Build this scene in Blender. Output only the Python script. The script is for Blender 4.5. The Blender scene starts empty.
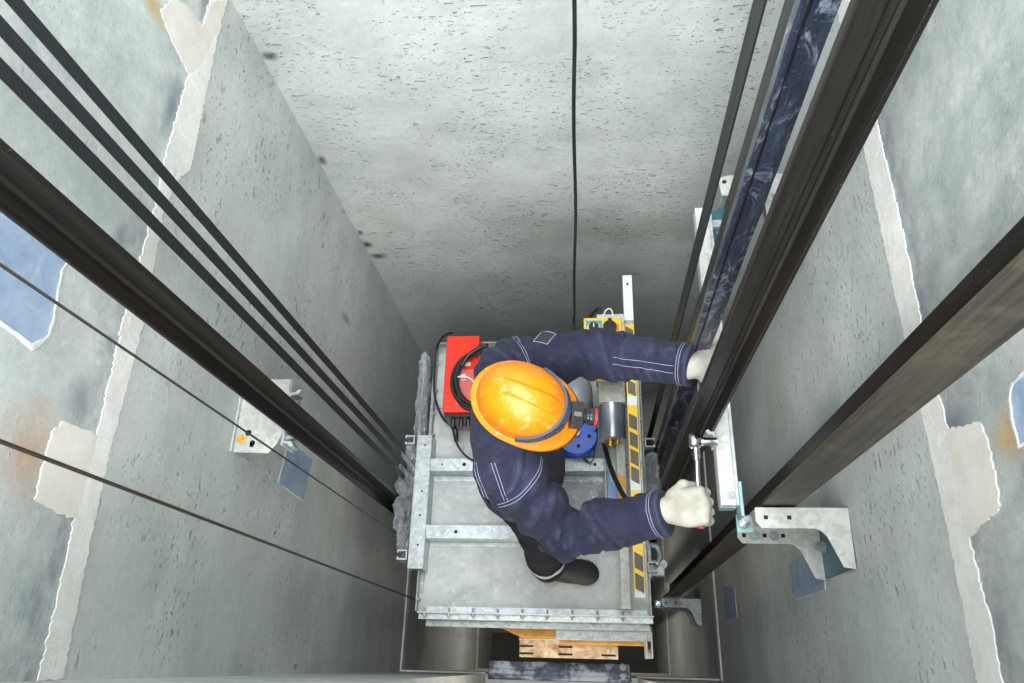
import bpy, bmesh, math, random
import numpy as np
from mathutils import Vector, Matrix
from mathutils.bvhtree import BVHTree

random.seed(4)
rng = np.random.default_rng(7)
sc = bpy.context.scene
COL = sc.collection

# ------------------------------------------------------------------ camera
CAM_M = np.array([[0.99488517, 0.02498457, -0.09787371],
                  [-0.01653189, -0.91559029, -0.40177246],
                  [-0.09965033, 0.4013355, -0.91049417]])   # world -> (right, down, forward)
FPX = 736.28
CAM_Z = 3.15
cam_d = bpy.data.cameras.new('camera')
cam = bpy.data.objects.new('camera', cam_d)
COL.objects.link(cam)
cam_d.sensor_width = 36.0
cam_d.lens = FPX / 1024.0 * 36.0
cam_d.clip_start = 0.02
Rw = CAM_M.T @ np.diag([1, -1, -1])
mw = Matrix.Identity(4)
for i in range(3):
    for j in range(3):
        mw[i][j] = Rw[i, j]
mw.translation = (0, 0, CAM_Z)
cam.matrix_world = mw
sc.camera = cam


def at(px, py, z):
    """metric point at height z that was measured at this spot of the 1024x683 frame"""
    d = CAM_M.T @ np.array([(px - 512) / FPX, (py - 341.5) / FPX, 1.0])
    t = (z - CAM_Z) / d[2]
    return Vector((d[0] * t, d[1] * t, z))


# ------------------------------------------------------------------ materials
def srgb(r, g, b):
    def c(v):
        v /= 255.0
        return v / 12.92 if v <= 0.04045 else ((v + 0.055) / 1.055) ** 2.4
    return (c(r), c(g), c(b), 1.0)


class NT:
    def __init__(s, name):
        s.m = bpy.data.materials.new(name)
        s.m.use_nodes = True
        s.t = s.m.node_tree
        s.b = s.t.nodes['Principled BSDF']
        s.tc = s.t.nodes.new('ShaderNodeTexCoord')

    def n(s, typ, **kw):
        x = s.t.nodes.new(typ)
        for k, v in kw.items():
            setattr(x, k, v)
        return x

    def l(s, a, b):
        s.t.links.new(a, b)

    def coords(s, scale=(1, 1, 1), loc=(0, 0, 0), src='Object'):
        mp = s.n('ShaderNodeMapping')
        mp.inputs['Scale'].default_value = scale
        mp.inputs['Location'].default_value = loc
        s.l(s.tc.outputs[src], mp.inputs['Vector'])
        return mp.outputs['Vector']

    def noise(s, scale, detail=4, rough=0.55, vec=None, dist=0.0):
        x = s.n('ShaderNodeTexNoise')
        x.inputs['Scale'].default_value = scale
        x.inputs['Detail'].default_value = detail
        x.inputs['Roughness'].default_value = rough
        x.inputs['Distortion'].default_value = dist
        if vec is not None:
            s.l(vec, x.inputs['Vector'])
        else:
            s.l(s.tc.outputs['Object'], x.inputs['Vector'])
        return x.outputs['Fac']

    def ramp(s, fac, p0, p1, c0=(0, 0, 0, 1), c1=(1, 1, 1, 1)):
        x = s.n('ShaderNodeValToRGB')
        x.color_ramp.elements[0].position = p0
        x.color_ramp.elements[1].position = p1
        x.color_ramp.elements[0].color = c0
        x.color_ramp.elements[1].color = c1
        s.l(fac, x.inputs['Fac'])
        return x.outputs['Color']

    def math(s, op, a, b=None, c=None, clamp=False):
        x = s.n('ShaderNodeMath', operation=op, use_clamp=clamp)
        for i, v in enumerate((a, b, c)):
            if v is None:
                continue
            if isinstance(v, (int, float)):
                x.inputs[i].default_value = v
            else:
                s.l(v, x.inputs[i])
        return x.outputs[0]

    def mix(s, fac, a, b, mode='MIX'):
        x = s.n('ShaderNodeMix', data_type='RGBA', blend_type=mode)
        for i, v in ((0, fac), (6, a), (7, b)):
            if isinstance(v, (int, float)):
                x.inputs[i].default_value = v
            elif isinstance(v, tuple):
                x.inputs[i].default_value = v
            else:
                s.l(v, x.inputs[i])
        return x.outputs[2]

    def bump(s, h, strength=0.5, dist=0.004, normal=None):
        x = s.n('ShaderNodeBump')
        x.inputs['Strength'].default_value = strength
        x.inputs['Distance'].default_value = dist
        s.l(h, x.inputs['Height'])
        if normal is not None:
            s.l(normal, x.inputs['Normal'])
        s.l(x.outputs['Normal'], s.b.inputs['Normal'])
        return x.outputs['Normal']

    def set(s, color=None, rough=None, metal=None, spec=None, **kw):
        for key, v in (('Base Color', color), ('Roughness', rough), ('Metallic', metal), ('Specular IOR Level', spec)):
            if v is None:
                continue
            if isinstance(v, (int, float, tuple)):
                s.b.inputs[key].default_value = v
            else:
                s.l(v, s.b.inputs[key])
        for k, v in kw.items():
            s.b.inputs[k.replace('_', ' ')].default_value = v
        return s.m


def simple(name, col, rough=0.5, metal=0.0, var=0.15, nscale=20.0, bump=0.0, spec=0.5, stretch=(1, 1, 1), **kw):
    t = NT(name)
    v = t.noise(nscale, 4, 0.6, t.coords(stretch))
    dark = tuple(c * (1 - var) for c in col[:3]) + (1,)
    lite = tuple(min(1, c * (1 + var)) for c in col[:3]) + (1,)
    c = t.mix(t.ramp(v, 0.3, 0.7), dark, lite)
    r = t.math('ADD', t.math('MULTIPLY', v, 0.25), rough - 0.12)
    if bump:
        t.bump(v, bump, 0.002)
    return t.set(c, r, metal, spec, **kw)


JOINT = 1.69


def concrete(name, stains=(), up_dark=srgb(166, 174, 174), up_lite=srgb(207, 211, 208)):
    t = NT(name)
    sep = t.n('ShaderNodeSeparateXYZ')
    t.l(t.tc.outputs['Object'], sep.inputs[0])
    z = sep.outputs['Z']
    big = t.noise(1.7, 5, 0.6)
    mid = t.noise(7, 6, 0.65, dist=0.6)
    fine = t.noise(60, 5, 0.7)
    base = t.mix(t.ramp(big, 0.35, 0.68), srgb(184, 190, 188), srgb(211, 215, 213))
    base = t.mix(t.math('MULTIPLY', t.ramp(mid, 0.38, 0.7), 0.45), base, srgb(209, 213, 209))
    warm = t.noise(3.1, 4, 0.6, t.coords((1, 1, 1), (5, 3, 1)))
    base = t.mix(t.math('MULTIPLY', t.ramp(warm, 0.5, 0.72), 0.45), base, srgb(178, 180, 170))
    bl = t.noise(2.4, 7, 0.72, t.coords((1, 1, 1.6), (7, 2, 9)))
    base = t.mix(t.math('MULTIPLY', t.ramp(bl, 0.46, 0.66), 0.5), base, srgb(160, 166, 163))
    # form streaks
    st = t.noise(3, 5, 0.7, t.coords((1.5, 1.5, 14)))
    base = t.mix(t.math('MULTIPLY', t.ramp(st, 0.45, 0.75), 0.25), base, srgb(162, 167, 163))
    # upper smoother storey
    up = t.math('SMOOTH_MIN', t.math('MULTIPLY', t.math('SUBTRACT', z, JOINT + 0.03), 30), 1.0, 0.05, clamp=True)
    cloud = t.noise(4.5, 9, 0.76, dist=.25)
    upc = t.mix(t.ramp(cloud, 0.34, 0.68), up_dark, up_lite)
    white = t.noise(9, 8, 0.75, t.coords((1, 1, 1), (2, 7, 4)), dist=.4)
    upc = t.mix(t.math('MULTIPLY', t.ramp(white, 0.56, 0.7), 0.7), upc, srgb(216, 217, 212))
    base = t.mix(up, base, upc)
    # blue grey laitance stain that lies along the top of the joint
    edge = t.math('MULTIPLY', t.math('SUBTRACT', 1.0, t.math('MULTIPLY', t.math('ABSOLUTE', t.math('SUBTRACT', z, JOINT + 0.09)), 9), clamp=True), up)
    en = t.ramp(t.noise(6, 5, 0.7, t.coords((1, 1, 2), (1, 4, 2))), 0.45, 0.65)
    base = t.mix(t.math('MULTIPLY', t.math('MULTIPLY', edge, en), 0.75), base, srgb(112, 120, 132))
    # blow holes, drawn out sideways by the formwork
    dens = t.ramp(t.noise(3.3, 3, 0.5, t.coords((1, 1, 1), (9, 1, 3))), 0.38, 0.62)
    p1 = t.noise(1.0, 3, 0.55, t.coords((26, 26, 70)))
    p2 = t.noise(1.0, 3, 0.5, t.coords((60, 60, 150), (3, 8, 1)))
    pit = t.math('MAXIMUM', t.ramp(p1, 0.655, 0.70), t.ramp(p2, 0.66, 0.70))
    pit = t.math('MULTIPLY', pit, dens)
    pit = t.math('MULTIPLY', pit, t.math('SUBTRACT', 1.0, t.math('MULTIPLY', up, 0.9)))
    base = t.mix(t.math('MULTIPLY', pit, 0.55), base, srgb(138, 128, 108))
    base = t.mix(t.math('MULTIPLY', t.ramp(fine, 0.35, 0.75), 0.22), base, srgb(140, 140, 132))
    for (cx, cy, cz, rx, ry, rz, col, st_) in stains:
        mp = t.n('ShaderNodeMapping')
        mp.inputs['Scale'].default_value = (1 / rx, 1 / ry, 1 / rz)
        mp.inputs['Location'].default_value = (-cx / rx, -cy / ry, -cz / rz)
        t.l(t.tc.outputs['Object'], mp.inputs['Vector'])
        ln = t.n('ShaderNodeVectorMath', operation='LENGTH')
        t.l(mp.outputs['Vector'], ln.inputs[0])
        dd = t.math('ADD', ln.outputs['Value'], t.math('MULTIPLY', t.math('SUBTRACT', mid, 0.5), 1.3))
        msk = t.math('SUBTRACT', 1.15, dd, clamp=True)
        base = t.mix(t.math('MULTIPLY', msk, st_, clamp=True), base, col)
    h = t.math('SUBTRACT', t.math('MULTIPLY', mid, 0.3), t.math('MULTIPLY', pit, 1.2))
    h = t.math('ADD', h, t.math('MULTIPLY', fine, 0.18))
    h = t.math('ADD', h, t.math('MULTIPLY', t.math('MULTIPLY', cloud, up), 0.5))
    t.bump(h, 1.0, 0.009)
    return t.set(base, 0.82, 0.0, 0.3)


RUST = srgb(186, 128, 72)
OCHRE = srgb(190, 160, 112)
SLATE = srgb(104, 112, 122)
M = {}
M['wall_left'] = concrete('concrete_left', [
    (-1.015, 0.33, 1.93, .2, .10, .09, RUST, .55), (-1.015, 1.42, 1.95, .2, .035, .08, OCHRE, .9),
    (-1.015, 0.84, 1.85, .2, .05, .03, SLATE, .5), (-1.015, 1.33, .40, .2, .025, .07, srgb(112, 100, 92), .7),
    (-1.015, 0.47, 1.84, .2, .06, .05, SLATE, .5), (-1.015, 1.24, 1.80, .2, .10, .03, SLATE, .7)])
M['wall_right'] = concrete('concrete_right', [
    (.66, .345, 1.955, .2, .05, .05, OCHRE, .9), (.66, .42, 1.80, .2, .035, .08, SLATE, .9),
    (.66, .88, 2.02, .2, .10, .08, srgb(150, 158, 156), .5), (.66, .62, 1.1, .2, .10, .16, srgb(150, 156, 156), .5),
    (.66, .35, 2.03, .2, .02, .03, srgb(190, 120, 80), .7)],
    srgb(132, 142, 141), srgb(194, 198, 193))
M['wall_back'] = concrete('concrete_back', [
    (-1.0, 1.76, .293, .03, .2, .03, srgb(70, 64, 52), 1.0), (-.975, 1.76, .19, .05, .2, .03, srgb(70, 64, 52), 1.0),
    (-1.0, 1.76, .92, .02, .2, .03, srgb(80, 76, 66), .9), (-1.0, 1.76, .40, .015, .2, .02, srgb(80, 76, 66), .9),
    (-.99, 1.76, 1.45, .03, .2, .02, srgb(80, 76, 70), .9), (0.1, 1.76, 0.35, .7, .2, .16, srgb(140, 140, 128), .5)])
M['wall_front'] = concrete('concrete_front')
M['floor'] = simple('pit_concrete', srgb(110, 108, 102), .9, var=.2, nscale=6, bump=.3)


def mortar(name):
    t = NT(name)
    a = t.noise(14, 8, 0.75, dist=.6)
    b = t.noise(70, 6, 0.7)
    c = t.mix(t.ramp(a, .35, .7), srgb(220, 217, 211), srgb(241, 239, 235))
    h = t.math('ADD', a, t.math('MULTIPLY', b, .4))
    t.bump(h, .9, .006)
    return t.set(c, .9, 0, .2)


M['mortar'] = mortar('mortar')
t = NT('plaster')
a = t.noise(10, 7, .7)
t.bump(a, .5, .004)
M['plaster'] = t.set(t.mix(t.ramp(a, .35, .7), srgb(212, 205, 195), srgb(228, 223, 215)), .9, 0, .2)
# blue-grey primed steel plates
t = NT('primed_plate')
a = t.noise(16, 7, .7, dist=1.0)
b = t.noise(90, 3, .6, t.coords((1, .3, 1)))
c = t.mix(t.ramp(a, .35, .72), srgb(138, 158, 186), srgb(172, 190, 208))
c = t.mix(t.math('MULTIPLY', t.ramp(b, .6, .75), .5), c, srgb(184, 194, 204))
t.bump(a, .3, .003)
M['primed'] = t.set(c, .55, .1, .4)
# oiled dark guide rail steel
t = NT('rail_steel')
s1 = t.noise(1.0, 5, .7, t.coords((160, 160, 1.2)))
s2 = t.noise(1.0, 4, .7, t.coords((60, 60, 5), (2, 3, 0)))
sp = t.noise(120, 2, .6)
c = t.mix(t.ramp(s1, .35, .7), srgb(20, 18, 16), srgb(38, 35, 31))
c = t.mix(t.math('MULTIPLY', t.ramp(s2, .55, .8), .4), c, srgb(58, 54, 48))
c = t.mix(t.math('MULTIPLY', t.ramp(sp, .72, .76), .5), c, srgb(150, 140, 120))
t.bump(s1, .15, .001)
M['rail'] = t.set(c, t.math('ADD', t.math('MULTIPLY', s2, .3), .28), .35, .5)
t = NT('rail_steel_worn')
s1 = t.noise(1.0, 5, .7, t.coords((90, 90, 2.2)))
s2 = t.noise(14, 6, .7, dist=.8)
c = t.mix(t.ramp(s1, .35, .7), srgb(48, 42, 36), srgb(84, 77, 66))
c = t.mix(t.math('MULTIPLY', t.ramp(s2, .5, .7), .5), c, srgb(112, 102, 84))
t.bump(s2, .2, .001)
M['rail_worn'] = t.set(c, .5, .25, .5)


def galv(name, lo, hi, rough=.38, metal=.55, sc_=26):
    t = NT(name)
    v = t.n('ShaderNodeTexVoronoi')
    v.inputs['Scale'].default_value = sc_ * 3
    t.l(t.tc.outputs['Object'], v.inputs['Vector'])
    sepc = t.n('ShaderNodeSeparateColor')
    t.l(v.outputs['Color'], sepc.inputs[0])
    nz = t.noise(sc_ * .6, 5, .65)
    k = t.math('ADD', t.math('MULTIPLY', sepc.outputs[0], .35), t.math('MULTIPLY', nz, .65))
    c = t.mix(t.ramp(k, .3, .72), lo, hi)
    sm = t.noise(5, 5, .7, t.coords((1, 1, 1), (4, 2, 7)))
    c = t.mix(t.math('MULTIPLY', t.ramp(sm, .55, .75), .3), c, tuple(x * .6 for x in lo[:3]) + (1,))
    t.bump(nz, .12, .001)
    return t.set(c, rough, metal, .5)


M['galv'] = galv('galvanised_steel', srgb(168, 176, 178), srgb(204, 210, 210), .42, .35)
M['galv_dim'] = galv('dull_galvanised_steel', srgb(140, 146, 146), srgb(178, 184, 184), .45, .35)
M['white_metal'] = galv('pale_zinc', srgb(178, 179, 172), srgb(206, 206, 200), .5, .1)
M['green_paint'] = simple('passivated_zinc_green', srgb(64, 108, 116), .4, .3, .12)
M['pale_teal'] = simple('pale_passivated_zinc', srgb(140, 172, 174), .4, .3, .12)
M['chrome'] = simple('chrome', srgb(200, 202, 205), .18, 1.0, .08)
M['bolt'] = simple('zinc_bolt', srgb(168, 172, 174), .45, .4, .15)
M['brass'] = simple('yellow_zinc', srgb(190, 150, 70), .3, .8, .15)
# car roof sheet, dusty
t = NT('dusty_roof_sheet')
a = t.noise(5, 7, .7, dist=.8)
b = t.noise(22, 6, .7, dist=.5)
f = t.noise(140, 3, .6)
c = t.mix(t.ramp(a, .35, .68), srgb(176, 181, 178), srgb(204, 207, 205))
c = t.mix(t.math('MULTIPLY', t.ramp(b, .52, .72), .6), c, srgb(232, 233, 231))
c = t.mix(t.math('MULTIPLY', t.ramp(t.noise(9, 6, .7, t.coords((1, 1, 1), (3, 3, 3))), .54, .72), .6), c, srgb(146, 144, 134))
t.bump(f, .1, .001)
M['roof'] = t.set(c, .55, .2, .4)
M['car_wall'] = simple('car_wall_sheet', srgb(96, 98, 98), .5, .4, .15)
t = NT('rusty_zinc')
a = t.noise(18, 7, .7, dist=.8)
c = t.mix(t.ramp(a, .42, .66), srgb(206, 196, 172), srgb(150, 102, 48))
M['rusty'] = t.set(c, .5, .25, .5)
t = NT('amber_lit_zinc')  # rusty zinc; the yellowish light on it is painted into the colour
a = t.noise(12, 7, .7)
M['amber'] = t.set(t.mix(t.ramp(a, .35, .7), srgb(176, 120, 44), srgb(214, 170, 92)), .5, .1, .4)
M['red'] = simple('red_enamel', srgb(232, 44, 20), .35, 0, .06, 8)
M['red_dull'] = simple('red_label_dull', srgb(216, 104, 96), .6, 0, .2, 30)
M['yellow'] = simple('yellow_plastic', srgb(240, 206, 30), .4, 0, .08, 10)
M['yellow_side'] = M['yellow']
M['cyan'] = simple('cyan_sticker', srgb(30, 160, 214), .4, 0, .06)
M['orange_lbl'] = simple('orange_sticker', srgb(240, 130, 60), .5, 0, .06)
M['black'] = simple('black_rubber', srgb(26, 28, 31), .5, 0, .2, 30)
M['black_gloss'] = simple('black_plastic', srgb(30, 31, 34), .3, 0, .15, 30)
t = NT('belt')
s1 = t.noise(1.0, 3, .6, t.coords((300, 300, 1.5)))
s2 = t.noise(1.0, 3, .6, t.coords((40, 40, 6)))
M['belt'] = t.set(t.mix(t.ramp(s1, .3, .7), srgb(8, 10, 13), srgb(20, 24, 29)), t.math('ADD', t.math('MULTIPLY', s2, .3), .42), 0, .5)
t = NT('steel_rope')
w = t.n('ShaderNodeTexWave')
w.inputs['Scale'].default_value = 90
w.inputs['Distortion'].default_value = 0
t.l(t.coords((1, 1, 1.4)), w.inputs['Vector'])
M['rope'] = t.set(t.mix(w.outputs['Fac'], srgb(34, 30, 26), srgb(74, 66, 54)), .45, .4, .5)
M['stripe_grey'] = simple('stripe_grey', srgb(92, 88, 78), .5, 0, .12)
M['tape_y'] = simple('stripe_yellow', srgb(246, 200, 34), .4, 0, .06)
M['tape_o'] = simple('stripe_orange', srgb(238, 176, 84), .45, 0, .1)
M['white'] = simple('white_paint', srgb(228, 228, 222), .45, 0, .06)
M['blue_film'] = simple('blue_film', srgb(150, 178, 222), .2, .1, .2, 9, stretch=(1, .4, 1))
M['blue_ring'] = simple('blue_plastic', srgb(28, 84, 200), .3, 0, .12)
M['grey_plastic'] = simple('grey_casting', srgb(142, 150, 158), .45, .1, .08)
M['dark_hole'] = simple('dark_recess', srgb(26, 26, 26), .8, 0, .1)
t = NT('motor_steel')
s1 = t.noise(1.0, 4, .6, t.coords((30, 2, 30)))
M['motor'] = t.set(t.mix(t.ramp(s1, .3, .7), srgb(112, 124, 136), srgb(176, 184, 188)), .3, .7, .5)
# blue film wrapped around a rail
t = NT('film_wrap')
a = t.noise(1.0, 6, .75, t.coords((20, 20, 9)), dist=1.6)
b = t.noise(1.0, 4, .7, t.coords((50, 50, 2)))
c = t.mix(t.ramp(a, .52, .72), srgb(34, 40, 54), srgb(150, 160, 178))  # pale streaks put the film's highlights into its colour
c = t.mix(t.math('MULTIPLY', t.ramp(b, .5, .7), .5), c, srgb(66, 78, 102))
t.bump(a, .6, .004)
M['film'] = t.set(c, .18, .25, .8)
# clear crumpled plastic
t = NT('clear_plastic')
a = t.noise(40, 4, .6)
t.bump(a, .6, .004)
M['clear'] = t.set(srgb(206, 212, 218), .06, 0, 1.0, Alpha=.34, Coat_Weight=1.0, Coat_Roughness=.04)
# sill with chipped film
t = NT('sill_metal')
a = t.noise(24, 7, .75, dist=.8)
b = t.noise(4, 4, .6, t.coords((1, 1, 1), (2, 1, 4)))
c = t.mix(t.ramp(a, .45, .65), srgb(26, 32, 46), srgb(84, 96, 122))
c = t.mix(t.math('MULTIPLY', t.ramp(b, .57, .63), .7), c, srgb(176, 182, 190))
M['sill'] = t.set(c, .3, .3, .6)
# cloth
t = NT('navy_denim')
a = t.noise(9, 6, .7)
b = t.noise(420, 2, .5)
d = t.noise(26, 6, .75, dist=.5)
c = t.mix(t.ramp(a, .3, .72), srgb(32, 33, 50), srgb(50, 52, 75))
d2 = t.noise(12, 8, .78, t.coords((1, 1, 1), (3, 1, 5)), dist=.3)
c = t.mix(t.math('MULTIPLY', t.ramp(d, .58, .78), .4), c, srgb(108, 112, 136))
c = t.mix(t.math('MULTIPLY', t.ramp(d2, .55, .75), .45), c, srgb(92, 96, 122))
geo = t.n('ShaderNodeNewGeometry')
wear = t.math('MULTIPLY', t.ramp(geo.outputs['Pointiness'], .51, .58), .5)
c = t.mix(wear, c, srgb(104, 108, 138))
c = t.mix(t.math('MULTIPLY', b, .25), c, srgb(30, 33, 50))
t.bump(t.math('ADD', t.math('MULTIPLY', b, .4), d), .7, .005)
M['denim'] = t.set(c, .85, 0, .2, Sheen_Weight=.04)
M['trouser'] = simple('dark_trouser_cloth', srgb(27, 28, 36), .9, 0, .2, 30, bump=.2, spec=.2)
M['stitch'] = simple('pale_thread', srgb(150, 154, 176), .8, 0, .1)
M['reflect'] = simple('reflective_tape', srgb(176, 180, 182), .35, .2, .1)
t = NT('knit_glove')
a = t.noise(20, 5, .6)
w = t.n('ShaderNodeTexWave')
w.inputs['Scale'].default_value = 130
w.inputs['Distortion'].default_value = 1.0
t.l(t.tc.outputs['Object'], w.inputs['Vector'])
c = t.mix(t.ramp(a, .35, .7), srgb(160, 155, 142), srgb(186, 182, 172))
t.bump(w.outputs['Fac'], .25, .0012)
M['glove'] = t.set(c, .95, 0, .15)
M['skin'] = simple('skin', srgb(206, 152, 122), .5, 0, .06, 20, **{'Subsurface_Weight': .1})
M['hair'] = simple('dark_hair', srgb(40, 30, 24), .6, 0, .2, 60)
M['eye'] = simple('eye_white', srgb(230, 228, 222), .2, 0, .02)
M['boot'] = simple('black_boot', srgb(40, 42, 42), .7, 0, .2, 40, bump=.2)
t = NT('orange_helmet')
a = t.noise(24, 7, .75, dist=.6)
b = t.noise(7, 5, .7)
c = t.mix(t.ramp(b, .3, .7), srgb(232, 118, 2), srgb(242, 140, 8))
c = t.mix(t.math('MULTIPLY', t.ramp(a, .54, .72), .7), c, srgb(250, 212, 160))
M['helmet'] = t.set(c, .4, 0, .5)
M['strap'] = simple('grey_elastic', srgb(78, 80, 88), .8, 0, .15, 80)
M['red_trim'] = simple('red_ring', srgb(226, 40, 48), .35, 0, .05)
M['pink'] = simple('red_grip', srgb(196, 66, 66), .5, 0, .1)
M['lens'] = simple('dark_lens', srgb(70, 72, 78), .1, .6, .05)


# ------------------------------------------------------------------ mesh builder
class MB:
    def __init__(s):
        s.v, s.f, s.mi, s.sm, s.p = [], [], [], [], []

    def add(s, verts, faces, mi=0, smooth=False):
        o = len(s.v)
        s.v += [tuple(x) for x in verts]
        for f in faces:
            s.f.append(tuple(i + o for i in f))
            s.mi.append(mi)
            s.sm.append(smooth)
        return s

    def box(s, a, b, mi=0, R=None, c=None):
        s.p.append((len(s.v), len(s.f)))
        x0, y0, z0 = [min(a[i], b[i]) for i in range(3)]
        x1, y1, z1 = [max(a[i], b[i]) for i in range(3)]
        vs = [Vector(p) for p in ((x0, y0, z0), (x1, y0, z0), (x1, y1, z0), (x0, y1, z0), (x0, y0, z1), (x1, y0, z1), (x1, y1, z1), (x0, y1, z1))]
        if R is not None:
            c = Vector(c) if c is not None else Vector(((x0 + x1) / 2, (y0 + y1) / 2, (z0 + z1) / 2))
            vs = [c + R @ (v - c) for v in vs]
        return s.add(vs, [(0, 3, 2, 1), (4, 5, 6, 7), (0, 1, 5, 4), (1, 2, 6, 5), (2, 3, 7, 6), (3, 0, 4, 7)], mi)

    def prism(s, poly, fn, h0, h1, mi=0, smooth=False):
        """poly of (a,b); fn(a,b,h)->xyz"""
        s.p.append((len(s.v), len(s.f)))
        n = len(poly)
        vs = [fn(a, b, h0) for a, b in poly] + [fn(a, b, h1) for a, b in poly]
        fs = [tuple(range(n))[::-1], tuple(range(n, 2 * n))]
        fs += [(i, (i + 1) % n, n + (i + 1) % n, n + i) for i in range(n)]
        return s.add(vs, fs, mi, smooth)

    def tube(s, pts, r, mi=0, seg=10, cap=True, smooth=True):
        s.p.append((len(s.v), len(s.f)))
        pts = [Vector(p) for p in pts if p is not None]
        n = len(pts)
        if n < 2:
            s.p.pop()
            return s
        rr = r if isinstance(r, (list, tuple)) else [r] * n
        vs, fs = [], []
        up = None
        for i, p in enumerate(pts):
            d = (pts[min(i + 1, n - 1)] - pts[max(i - 1, 0)]).normalized()
            if up is None:
                up = d.orthogonal().normalized()
            else:
                up = (up - d * up.dot(d))
                up = up.normalized() if up.length > 1e-6 else d.orthogonal().normalized()
            w = d.cross(up)
            for k in range(seg):
                a = 2 * math.pi * k / seg
                vs.append(p + (up * math.cos(a) + w * math.sin(a)) * rr[i])
        for i in range(n - 1):
            for k in range(seg):
                k2 = (k + 1) % seg
                fs.append((i * seg + k, i * seg + k2, (i + 1) * seg + k2, (i + 1) * seg + k))
        s.add(vs, fs, mi, smooth)
        if cap:
            s.add([vs[k] for k in range(seg)], [tuple(range(seg))[::-1]], mi)
            s.add([vs[(n - 1) * seg + k] for k in range(seg)], [tuple(range(seg))], mi)
        return s

    def cyl(s, p0, p1, r, mi=0, seg=20):
        return s.tube([p0, p1], r, mi, seg)

    def hexbolt(s, p, d, r, h, mi=0):
        p, d = Vector(p), Vector(d).normalized()
        s.tube([p, p + d * (h * .25)], r * 1.45, mi, 16)
        s.tube([p + d * (h * .25), p + d * h], r, mi, 6, smooth=False)
        s.tube([p + d * h, p + d * (h * 1.7)], r * .5, mi, 10)
        return s

    def split(s, name, mats, parent, bevel=0.0):
        """every shape that was added becomes a mesh of its own"""
        out = []
        for k, (v0, f0) in enumerate(s.p):
            v1, f1 = s.p[k + 1] if k + 1 < len(s.p) else (len(s.v), len(s.f))
            q = MB()
            q.v = s.v[v0:v1]
            q.f = [tuple(i - v0 for i in f) for f in s.f[f0:f1]]
            q.mi, q.sm = s.mi[f0:f1], s.sm[f0:f1]
            out.append(q.build(name, mats, parent, bevel))
        return out

    def build(s, name, mats, parent=None, bevel=0.0, fix=True):
        me = bpy.data.meshes.new(name)
        me.from_pydata([tuple(v) for v in s.v], [], s.f)
        mats = mats if isinstance(mats, (list, tuple)) else [mats]
        for m in mats:
            me.materials.append(m)
        me.polygons.foreach_set('material_index', s.mi)
        me.polygons.foreach_set('use_smooth', s.sm)
        if fix:
            bm = bmesh.new()
            bm.from_mesh(me)
            bmesh.ops.recalc_face_normals(bm, faces=bm.faces)
            bm.to_mesh(me)
            bm.free()
        me.update()
        o = bpy.data.objects.new(name, me)
        COL.objects.link(o)
        if parent is not None:
            o.parent = parent
        if bevel:
            b = o.modifiers.new('bevel', 'BEVEL')
            b.width = bevel
            b.segments = 2
            b.limit_method = 'ANGLE'
            b.angle_limit = math.radians(40)
            b.harden_normals = False
        return o


def smooth_path(pts, n=8):
    P = [Vector(p) for p in pts]
    out = []
    for i in range(len(P) - 1):
        p0, p1, p2, p3 = P[max(i - 1, 0)], P[i], P[i + 1], P[min(i + 2, len(P) - 1)]
        for k in range(n):
            u = k / n
            out.append(0.5 * ((2 * p1) + (p2 - p0) * u + (2 * p0 - 5 * p1 + 4 * p2 - p3) * u * u + (3 * p1 - p0 - 3 * p2 + p3) * u ** 3))
    out.append(P[-1])
    return out


def tag(o, label, cat, group=None):
    o['label'] = label
    o['category'] = cat
    if group:
        o['group'] = group
    return o


def thing(name, label, cat, group=None, loc=(0, 0, 0)):
    o = bpy.data.objects.new(name, None)
    o.empty_display_size = .05
    COL.objects.link(o)
    return tag(o, label, cat, group)


def struct(o, label=None, cat=None):
    o['kind'] = 'structure'
    if label:
        tag(o, label, cat)
    return o


# ------------------------------------------------------------------ shaft shell
XL, XR, YB, YF = -1.015, .66, 1.76, -.05
Z0, Z1 = -5.0, 6.2
TH = .18
struct(MB().box((XL - TH, YF - TH, Z0), (XL, YB + TH, Z1)).build('wall_left', M['wall_left']),
       'pitted grey concrete shaft wall behind the three belts and the single rail', 'wall')
struct(MB().box((XR, YF - TH, Z0), (XR + TH, YB + TH, Z1)).build('wall_right', M['wall_right']),
       'grey concrete shaft wall carrying the large pale angle bracket', 'wall')
struct(MB().box((XL, YB, Z0), (XR, YB + TH, Z1)).build('wall_back', M['wall_back']),
       'pitted grey concrete shaft wall behind the hanging black cable', 'wall')
D0, D1 = -.56, .24    # door opening on each landing
w = MB()
w.box((XL, YF - TH, Z0), (D0, YF, Z1)).box((D1, YF - TH, Z0), (XR, YF, Z1))
for a, b in ((Z0, -3.92), (-1.75, -1.12), (1.05, 1.68), (3.85, Z1)):
    w.box((D0, YF - TH, a), (D1, YF, b))
struct(w.build('wall_front', M['wall_front']), 'shadowed concrete shaft wall in front of the lift car', 'wall')
struct(MB().box((XL - TH, YF - TH, Z0 - .15), (XR + TH, YB + TH, Z0)).build('floor', M['floor']),
       'dark concrete pit floor at the bottom of the shaft', 'floor')
lf = MB().box((D0 - .1, YF - TH - 1.0, -1.28), (D1 + .1, YF - TH, -1.12)).build('floor_landing', M['floor'])
lf2 = MB().box((D0 - .1, YF - TH - 1.4, 1.50), (D1 + .1, YF - TH, 1.68)).build('floor_upper_landing', M['floor'])
struct(lf2, 'concrete landing floor at the height of the pale wall joints', 'floor')
struct(lf, 'concrete landing floor beyond the door opening under the car', 'floor')


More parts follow.
